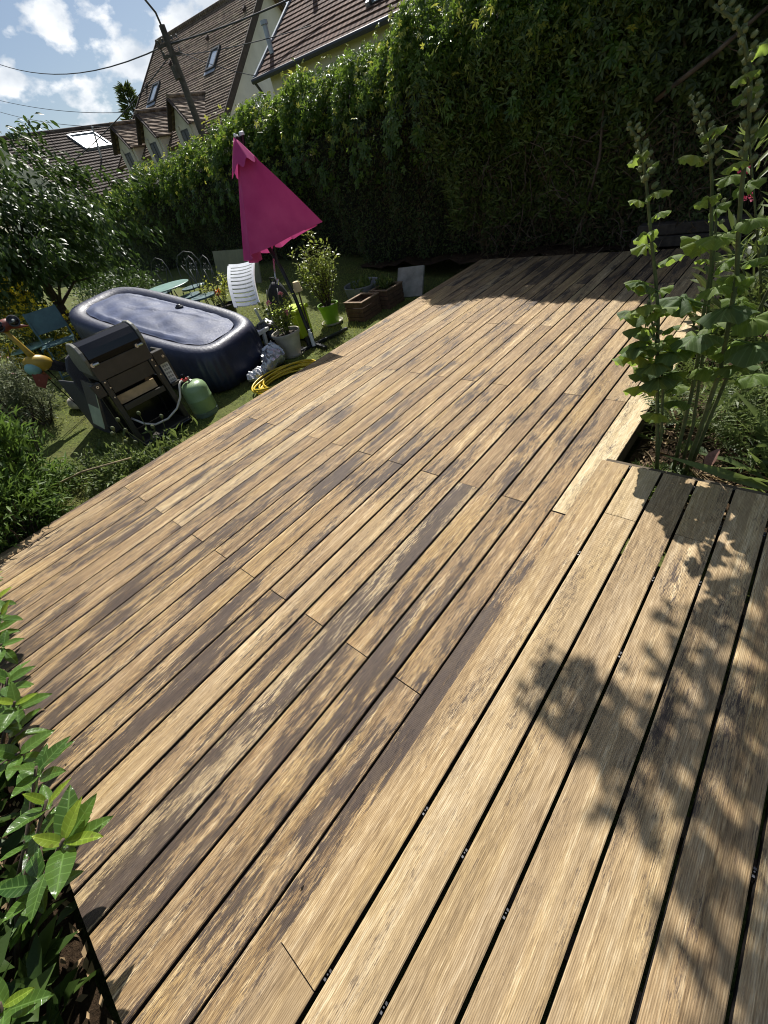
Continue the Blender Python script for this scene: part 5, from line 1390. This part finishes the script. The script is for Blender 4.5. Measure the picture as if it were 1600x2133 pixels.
def place_leaf(parent, me, p, d, nrm, size, name='leaf'):
    d = Vector(d).normalized(); x = d.cross(Vector(nrm)); x = x.normalized() if x.length > 1e-4 else d.orthogonal().normalized(); z = x.cross(d)
    o = bpy.data.objects.new(name, me); link(o, parent)
    o.matrix_basis = Matrix(((x.x * size, d.x * size, z.x * size, p[0]), (x.y * size, d.y * size, z.y * size, p[1]), (x.z * size, d.z * size, z.z * size, p[2]), (0, 0, 0, 1)))
    return o
def whorl(t, c, axis, n, size, young, seed, flat=.35):
    rr = random.Random(seed); ax = Vector(axis).normalized(); u = ax.orthogonal().normalized(); w = ax.cross(u)
    for k in range(n):
        a = 2.4 * k + rr.uniform(-.7, .7); up = flat + .5 * k / n + rr.uniform(-.45, .35)
        d = u * math.cos(a) + w * math.sin(a) + ax * up
        yg = young and k > n * .55
        place_leaf(t, rr.choice(LAUREL_Y if yg else LAUREL), Vector(c) - ax * (.06 * (1 - k / n)), d, ax + V(rr.uniform(-.3, .3), rr.uniform(-.3, .3), .3), size * (rr.uniform(.55, .75) if yg else rr.uniform(.8, 1.1)))
def laurel(name, label, base, branches, seed):
    t = thing(name, label, 'shrub', base); b = Vector(base); rr = random.Random(seed)
    for k, (c, n, size, young) in enumerate(branches):
        e = Vector(c) - b; s0 = V(rr.uniform(-.06, .06), rr.uniform(-.06, .06), 0); m1 = s0.lerp(e, .5) + V(rr.uniform(-.05, .05), rr.uniform(-.05, .05), .02)
        MB().tube([s0, m1, e], [.009, .007, .005], 7).build('branch', M['twig'], t, True)
        ax = (e - m1).normalized() * .6 + V(.10, .12, .7)
        whorl(t, e, ax, n, size, young, seed * 31 + k)
        for q in range(3):
            p = m1.lerp(e, .2 + .25 * q); a = rr.uniform(0, 6.28)
            place_leaf(t, rr.choice(LAUREL), p, (math.cos(a), math.sin(a), .25), (0, 0, 1), size * rr.uniform(.7, 1))
laurel('laurel_bush', 'glossy green laurel with large oval leaves overhanging the near-left corner of the deck', (-1.30, -1.05, -.12),
       [((-1.08, -.57, .42), 7, .150, True), ((-1.30, -.60, .36), 5, .12, True), ((-1.20, -.76, .20), 4, .13, False), ((-1.52, -.62, .30), 5, .12, False), ((-1.40, -.74, .16), 4, .12, False), ((-1.62, -.66, .20), 4, .12, False)], 3)
laurel('laurel_sprout', 'bright light-green young laurel shoots in the bottom-left corner', (-1.02, -1.2, -.12),
       [((-.92, -.83, .34), 5, .11, True), ((-1.0, -.92, .26), 4, .11, True)], 5)
laurel('middle_laurel', 'mid green laurel leaning over the deck end, behind the foremost laurel', (-2.05, -1.02, -.12),
       [((-1.88, -.60, .32), 5, .12, True), ((-2.08, -.60, .30), 5, .12, False), ((-1.76, -.70, .20), 4, .12, False), ((-2.22, -.64, .22), 4, .12, False), ((-1.98, -.70, .14), 4, .12, False)], 8)
laurel('far_laurel', 'farthest yellow-green laurel on the left end of the deck', (-2.95, -.95, -.12),
       [((-2.60, -.53, .30), 5, .13, True), ((-2.82, -.52, .28), 5, .12, True), ((-3.08, -.52, .28), 5, .12, True), ((-2.70, -.62, .18), 4, .12, False), ((-3.32, -.56, .24), 4, .12, True), ((-2.44, -.60, .24), 4, .12, False), ((-2.95, -.62, .16), 4, .12, False)], 9)
n = 2600; P = np.stack([-.75 - 3.2 * rng.random(n), -.88 - .9 * rng.random(n), np.abs(rng.normal(size=n)) * .17 - .08], 1)
o = cloud('shaded_undergrowth', P, rand_dir(n) + np.array([0, 0, .3]), np.tile([0, 0, 1.], (n, 1)) + rng.normal(size=(n, 3)) * .6, .08 + .06 * rng.random(n), tpl_leaf(.45), M['cherry']); tag(o, 'dark leafy undergrowth added to shade the ground beneath the laurels', 'undergrowth')  # leaves added in a dark material to deepen the shade under the laurels

# ------------------------------------------------------------------ hollyhocks at the right (each leaf and bud a part)
def holly_mesh(mat, var, seed):
    rr = random.Random(seed); n = 30; rings = (0.0, .35, .7, 1.0); vs, fs = [], []
    pet = .45
    for k, q in enumerate(rings):
        for j in range(n):
            a = -math.pi * .94 + 2 * math.pi * .94 * j / (n - 1)
            lobe = .58 + .40 * abs(math.cos(a * 2.5)) ** .9 + .05 * math.sin(a * 19 + seed)
            if abs(a) > 2.2: lobe *= .86
            R = .5 * q * (lobe if q > .5 else .75)
            x, y = R * math.sin(a), pet + .10 + R * math.cos(a)
            z = -.20 * q * q + .07 * q * math.cos(5 * a) + .02 * math.sin(a * 9 + q * 5)
            vs.append((x, y, z + .05))
    for k in range(3):
        for j in range(n - 1):
            a = k * n + j; fs += [(a, a + 1, a + n + 1), (a, a + n + 1, a + n)]
    k = len(vs)
    for q in (0, .5, 1.0):
        for a in range(3):
            vs.append((.018 * math.cos(a * 2.1), pet * q * 1.05 + .05 * q, .018 * math.sin(a * 2.1) + .05 * q))
    for s in range(2):
        for a in range(3):
            p, q = k + s * 3 + a, k + s * 3 + (a + 1) % 3; fs += [(p, q, q + 3), (p, q + 3, p + 3)]
    return fast_mesh('leaf', np.array(vs), np.array(fs), mat, np.full(len(vs), var), True)
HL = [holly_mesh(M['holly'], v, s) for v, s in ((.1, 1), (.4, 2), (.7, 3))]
HL_LIT = [holly_mesh(M['holly_lit'], v, s) for v, s in ((.3, 4), (.8, 5))]
def bud_mesh(seed):
    m = MB().blob((0, 0, .5), (.42, .42, .55), 9, 7, .03, seed)
    for k in range(5):
        a = 1.257 * k; m.prism([(math.cos(a) * .40, math.sin(a) * .40, .1), (math.cos(a + .5) * .46, math.sin(a + .5) * .46, .35), (math.cos(a + .25) * .35, math.sin(a + .25) * .35, 1.15), (math.cos(a) * .47, math.sin(a) * .47, .4)], (math.cos(a) * .03, math.sin(a) * .03, 0))
    me = m.mesh('bud', M['bud'], True)
    at = me.attributes.new('var', 'FLOAT', 'POINT'); at.data.foreach_set('value', np.full(len(me.vertices), .2 + .3 * seed, np.float32)); return me
BUD = [bud_mesh(s) for s in (0, 1, 2)]
def along(pts, q):
    L = [0.0]
    for a, b in zip(pts, pts[1:]): L.append(L[-1] + (b - a).length)
    d = q * L[-1]
    for k in range(len(pts) - 1):
        if d <= L[k + 1] or k == len(pts) - 2:
            f = (d - L[k]) / max(1e-6, L[k + 1] - L[k]); return pts[k].lerp(pts[k + 1], f), (pts[k + 1] - pts[k]).normalized()
def hollyhock(label, pts, nleaf, big, seed, budstart=.62, nbud=22, r=.010, lmin=.075, qs=.34):
    b = Vector(pts[0]); t = thing('hollyhock', label, 'hollyhock', b, 0, 'hollyhocks in the flower bed'); pp = [Vector(p) - b for p in pts]
    pp[0] = pp[0] - V(0, 0, .13)
    rr = random.Random(seed)
    MB().tube(pp, [r * (1 - .6 * i / (len(pp) - 1)) for i in range(len(pp))], 8).build('stem', M['stem'], t, True)
    for k in range(nleaf):
        q = qs + (.95 - qs) * (k + rr.random() * .6) / nleaf; p, ax = along(pp, q)
        a = 2.4 * k + rr.uniform(-.5, .5) + seed; sz = (big * (1 - q) ** 1.0 + lmin) * rr.uniform(.75, 1.25)
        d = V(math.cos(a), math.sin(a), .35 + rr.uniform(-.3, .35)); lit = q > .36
        place_leaf(t, rr.choice(HL_LIT if lit else HL), p, d, ax + V(-.3, .2, .55) + V(rr.uniform(-.4, .4), rr.uniform(-.4, .4), 0), sz)
    for k in range(nbud):
        q = budstart + (1 - budstart) * (k / max(1, nbud - 1)) ** .8; p, ax = along(pp, min(q, .998)); a = 2.4 * k + rr.uniform(-.3, .3)
        sz = .024 * (1.12 - .55 * (q - budstart) / (1 - budstart)) * rr.uniform(.85, 1.15)
        d = V(math.cos(a), math.sin(a), .75 + rr.uniform(-.2, .3)).normalized()
        x = d.orthogonal().normalized(); y = d.cross(x); pos = p + d * .016
        o = bpy.data.objects.new('bud', rr.choice(BUD)); link(o, t)
        o.matrix_basis = Matrix(((x.x * sz, y.x * sz, d.x * sz, pos.x), (x.y * sz, y.y * sz, d.y * sz, pos.y), (x.z * sz, y.z * sz, d.z * sz, pos.z), (0, 0, 0, 1)))
    return t
h1 = hollyhock('slender hollyhock farthest left, its budded tip arching to the left', [(-0.25, 2.35, -0.06), (-0.32, 2.35, 0.18), (-0.4, 2.34, 0.58), (-0.44, 2.33, 0.82), (-0.48, 2.32, 0.98), (-0.52, 2.3, 1.13), (-0.57, 2.3, 1.31), (-0.6, 2.28, 1.42), (-0.63, 2.25, 1.5), (-0.65, 2.22, 1.53)], 18, .10, 1, .86, 24)
hollyhock('short budded hollyhock shoot just left of the slender one', [(-0.27, 2.36, -0.06), (-0.30, 2.35, 0.18), (-0.35, 2.33, 0.48), (-0.41, 2.3, 0.68), (-0.46, 2.28, 0.83), (-0.48, 2.26, 0.93)], 8, .12, 2, .60, 18, .008)
h3 = hollyhock('second tall hollyhock with pale buds and ragged leaves, right of the slender one', [(-0.2, 2.45, -0.06), (-0.22, 2.45, 0.2), (-0.23, 2.45, 0.39), (-0.25, 2.45, 0.6), (-0.27, 2.45, 0.71), (-0.3, 2.45, 0.99), (-0.34, 2.43, 1.16), (-0.37, 2.42, 1.29), (-0.4, 2.4, 1.4), (-0.45, 2.38, 1.5), (-0.49, 2.36, 1.56)], 15, .15, 3, .86, 30)
hollyhock('leafy hollyhock stem without visible tip, close beside the second tall one', [(-0.17, 2.47, -0.06), (-0.18, 2.47, 0.18), (-0.24, 2.47, 0.63), (-0.3, 2.5, 0.97), (-0.33, 2.5, 1.13), (-0.35, 2.5, 1.24)], 7, .15, 4, .8, 7, .009)
h5 = hollyhock('tallest hollyhock, thick stem and fat bud spike in the top right corner', [(-0.14, 2.42, -0.06), (-0.14, 2.42, 0.3), (-0.14, 2.4, 0.54), (-0.16, 2.38, 0.73), (-0.19, 2.36, 0.97), (-0.23, 2.34, 1.14), (-0.26, 2.32, 1.3), (-0.29, 2.3, 1.48), (-0.32, 2.28, 1.6), (-0.36, 2.25, 1.69), (-0.4, 2.22, 1.74), (-0.44, 2.2, 1.77)], 15, .15, 5, .76, 46, .011)
hollyhock('hollyhock stem leaning out of the right edge of the picture', [(-0.13, 2.5, -0.08), (-0.12, 2.5, 0.23), (-0.11, 2.5, 0.44), (-0.09, 2.5, 0.6), (-0.08, 2.5, 0.8), (-0.06, 2.5, 1.02), (-.02, 2.48, 1.3), (.02, 2.45, 1.6)], 12, .17, 6, .75, 16, .010)
# large old leaves low on the thick stems
rr = random.Random(77)
for k, (x, y, z, dx, dy, sz) in enumerate(((-.20, 2.40, .72, -.4, -.9, .23), (-.12, 2.38, .70, .5, -.8, .24), (-.26, 2.44, .82, -.9, .2, .22), (-.06, 2.42, .80, .8, .2, .24), (-.16, 2.36, .86, -.1, -1, .22), (-.34, 2.34, .52, -.9, -.3, .17), (-.36, 2.34, .60, -.3, -1, .18), (-.40, 2.33, .74, -1, -.2, .17), (-.08, 2.46, .95, .7, -.5, .22))):
    o = place_leaf(h5, rr.choice(HL), Vector((x, y, z)) - Vector((-0.14, 2.42, -0.06)), (dx, dy, .12), (-.25, .05, 1), sz)

for k, (x, y, z, dx, dy, dz, sz) in enumerate(((-.40, 2.33, .60, -1, -.5, .25, .20), (-.41, 2.33, .66, -.8, -.9, .2, .19), (-.43, 2.33, .78, -1, .1, .3, .19), (-.36, 2.35, .44, -.9, -.7, .25, .18), (-.44, 2.33, .86, -.5, -1, .2, .17), (-.38, 2.35, .52, .2, -1, .15, .18), (-.40, 2.34, .64, .7, -.7, .2, .17), (-.45, 2.32, .92, -1, -.4, .5, .15), (-.42, 2.33, .72, -.9, -.2, -.4, .17))):
    place_leaf(h1, rr.choice(HL + HL_LIT), Vector((x, y, z)) - Vector((-0.25, 2.35, -0.06)), (dx, dy, dz), (-.3, .25, 1), sz)

def oleander():
    t = thing('oleander', 'leafy oleander with crimson-pink flowers behind the hollyhocks', 'shrub', (.10, 3.45, -.1))
    tips = stems(t, 26, .12, 1.5, .55, 0, .009, 4); leafy(t, tips, 62, .12, M['cover'], tpl_leaf(.17, .04, .1), jit=.05, t0=.30, up=1.1)
    for k, (x, y, z) in enumerate(((-.52, .1, 1.45), (-.45, .0, 1.30), (-.66, .15, 1.20), (-.38, .05, .98), (-.30, -.1, 1.52), (-.60, .2, 1.05), (-.25, .1, 1.2), (-.42, -.1, 1.62))):
        petals(t, (x + .12, y + .25, z), .028, 16, M['redflower'])
oleander()

# other plants in the bed
def fern_patch(name, label, c, r, n, size, mat, tpl, h=.25, cat='plant'):
    t = thing(name, label, cat, (c[0], c[1], -.17)); a = rng.random(n) * 6.283; q = np.sqrt(rng.random(n))
    P = np.stack([np.cos(a) * q * r[0], np.sin(a) * q * r[1], rng.random(n) * h], 1)
    D = np.stack([np.cos(a), np.sin(a), .6 + .8 * rng.random(n)], 1) + rng.normal(size=(n, 3)) * .5
    cloud('foliage', P, D, np.tile([0, 0, 1.], (n, 1)) + rng.normal(size=(n, 3)) * .5, size * (.6 + .8 * rng.random(n)), tpl, mat, t)
    return t
fern_patch('feathery_plant', 'feathery fern-like plant growing against the bleached deck edge', (-.20, 3.05), (.22, .38), 190, .20, M['cover'], tpl_frond(), .38)
fern_patch('feathery_plant', 'feathery green foliage under the big hollyhock leaves at the right edge', (.28, 3.05), (.38, .45), 300, .22, M['cover'], tpl_frond(), .40)
fern_patch('strap_leaf_plant', 'plant with long strap leaves at the right edge of the bed', (.42, 2.55), (.20, .25), 60, .45, M['cover'], tpl_leaf(.09, .03, .35), .10)
fern_patch('clover_patch', 'low clover-like weeds at the foot of the hollyhocks', (-.25, 2.32), (.20, .16), 420, .035, M['cover'], tpl_five(), .06)
fern_patch('dark_bed_plants', 'dark leafy plants deep in the shade of the bed', (.2, 4.6), (.8, 1.1), 900, .14, M['hedge'], tpl_leaf(.4), .5)
dl = place_leaf(None, LAUREL[0], (-.06, 2.46, -.06), (.2, .1, 1), (-.5, -.8, .1), .13, 'dead_leaf'); dl.data = big_leaf_mesh('dead_leaf', plain('dry_pink_leaf', (.42, .22, .17), .8), .45, .5, .1); tag(dl, 'dry pinkish dead leaf caught between the hollyhock stems', 'leaf')

# ------------------------------------------------------------------ tree standing right of the picture, its branch shades the platform
def shade_tree():
    t = thing('overhanging_tree', 'small tree standing to the right, a leafy branch reaching over the deck', 'tree', (1.9, 4.3, -.1))
    MB().tube([(0, 0, 0), (.02, .0, 1.4), (-.1, -.1, 2.6), (-.2, -.2, 4.2)], [.11, .09, .075, .03], 10).build('trunk', M['bark'], t, True)
    o = V(1.9, 4.3, -.1); h = 2.95; K = SUN / SUN.z
    q = [V(x, y, .1) + V(K.x, K.y, 1) * h - o for x, y in ((1.3, .1), (.75, .3), (.3, .62), (-.1, .74))]
    MB().tube([V(-.1, -.1, 2.6), V(-.7, -.9, 3.2)] + q, [.05, .04, .022, .016, .010, .005], 8).build('branch', M['bark'], t, True)
    rr = random.Random(6); P = []
    spots = [(-.27, .68, .06), (-.2, .78, .07), (-.18, .66, .06), (-.12, .78, .07), (-.05, .70, .07), (.02, .64, .08), (.0, .8, .06), (.08, .58, .07), (.1, .72, .07), (.1, 1.0, .06), (.12, 1.2, .07), (.16, .85, .08), (.2, 1.05, .08), (.2, 1.3, .09), (.22, .64, .09), (.26, .5, .08), (.3, .8, .10), (.3, 1.0, .09), (.32, 1.4, .10), (.25, 1.55, .09), (.38, 1.2, .10), (.4, .9, .10), (.4, .6, .09), (.36, .4, .08), (.42, .25, .08), (.5, .4, .10), (.52, .1, .10), (.55, .7, .11), (.55, 1.1, .11), (.5, 1.45, .10), (.45, 1.7, .10), (.7, .9, .15), (.7, .4, .15), (.72, 1.4, .15)]
    for (x, y, r) in spots:
        for k in range(int(42 * (r / .1) ** 1.6)):
            hh = h + rr.uniform(-.25, .35)
            p = V(x + rr.gauss(0, r * .72), y + rr.gauss(0, r * .72), .1) + V(K.x, K.y, 1) * hh
            P.append(p - o)
    P = np.array(P); n = len(P)
    N = np.tile([SUN.x, SUN.y, SUN.z], (n, 1)) + rng.normal(size=(n, 3)) * .5
    cloud('crown', P, rand_dir(n), N, .075 * (.6 + .8 * rng.random(n)), tpl_leaf(.5), M['cherry'], t)
    n = 2600; P2, d = ell_points(n, (.1, -.1, 4.6), (1.2, 1.2, 1.0), .3)
    cloud('upper_crown', P2, d + rng.normal(size=(n, 3)) * .6, rand_dir(n), .10 * (.6 + .8 * rng.random(n)), tpl_leaf(.5), M['cherry'], t)
shade_tree()

# ------------------------------------------------------------------ grass, litter
def grass():
    n = 62000
    x = -3.9 - 6.6 * rng.random(n) ** 1.5; y = -.4 + 7.2 * rng.random(n)
    P = np.stack([x, y, lawn_z_np(x) - .004], 1)
    D = np.stack([rng.normal(size=n) * .45, rng.normal(size=n) * .45, np.ones(n)], 1)
    patch = .5 + .5 * np.sin(x * 2.3 + np.sin(y * 1.7) * 2) * np.sin(y * 2.9)
    tpl = tpl_blade(.16, .7)
    o = cloud('grass', P, D, rand_dir(n), .030 * (.6 + .9 * rng.random(n)), tpl, M['grass'], wv=np.clip(.25 + .5 * rng.random(n) + .25 * patch, 0, 1))
    tag(o, 'short sunlit lawn grass', 'grass')
grass()
def litter(name, n, xs, ys, z, mat, tpl, size, label):
    P = np.stack([xs[0] + (xs[1] - xs[0]) * rng.random(n), ys[0] + (ys[1] - ys[0]) * rng.random(n), z + .02 * rng.random(n)], 1)
    D = np.stack([rng.normal(size=n), rng.normal(size=n), rng.normal(size=n) * .18], 1)
    o = cloud(name, P, D, np.tile([0, 0, 1.], (n, 1)) + rng.normal(size=(n, 3)) * .35, size * (.4 + rng.random(n)), tpl, mat); tag(o, label, 'litter')
litter('bark_litter', 4200, (-.42, 1.4), (2.16, 3.6), -.165, M['chip'], tpl_small(.35), .035, 'brown bark and dry leaf litter on the flower bed')
litter('straw_litter', 260, (-.42, 1.2), (2.16, 3.2), -.155, M['straw'], tpl_small(.045), .16, 'scattered dry straw stalks on the flower bed')
litter('leaf_litter', 1400, (-3.6, -.5), (-1.9, -.82), -.11, M['chip'], tpl_small(.45), .05, 'dry leaf litter under the laurels')
litter('hedge_litter', 700, (-4.0, -.6), (6.0, 6.75), .001, M['chip'], tpl_small(.4), .022, 'fallen leaf bits at the shaded far end of the deck')
litter('deck_litter', 130, (-3.7, -.55), (-.7, 6.3), .0012, M['chip'], tpl_small(.4), .016, 'tiny fallen leaf bits scattered over the deck boards')
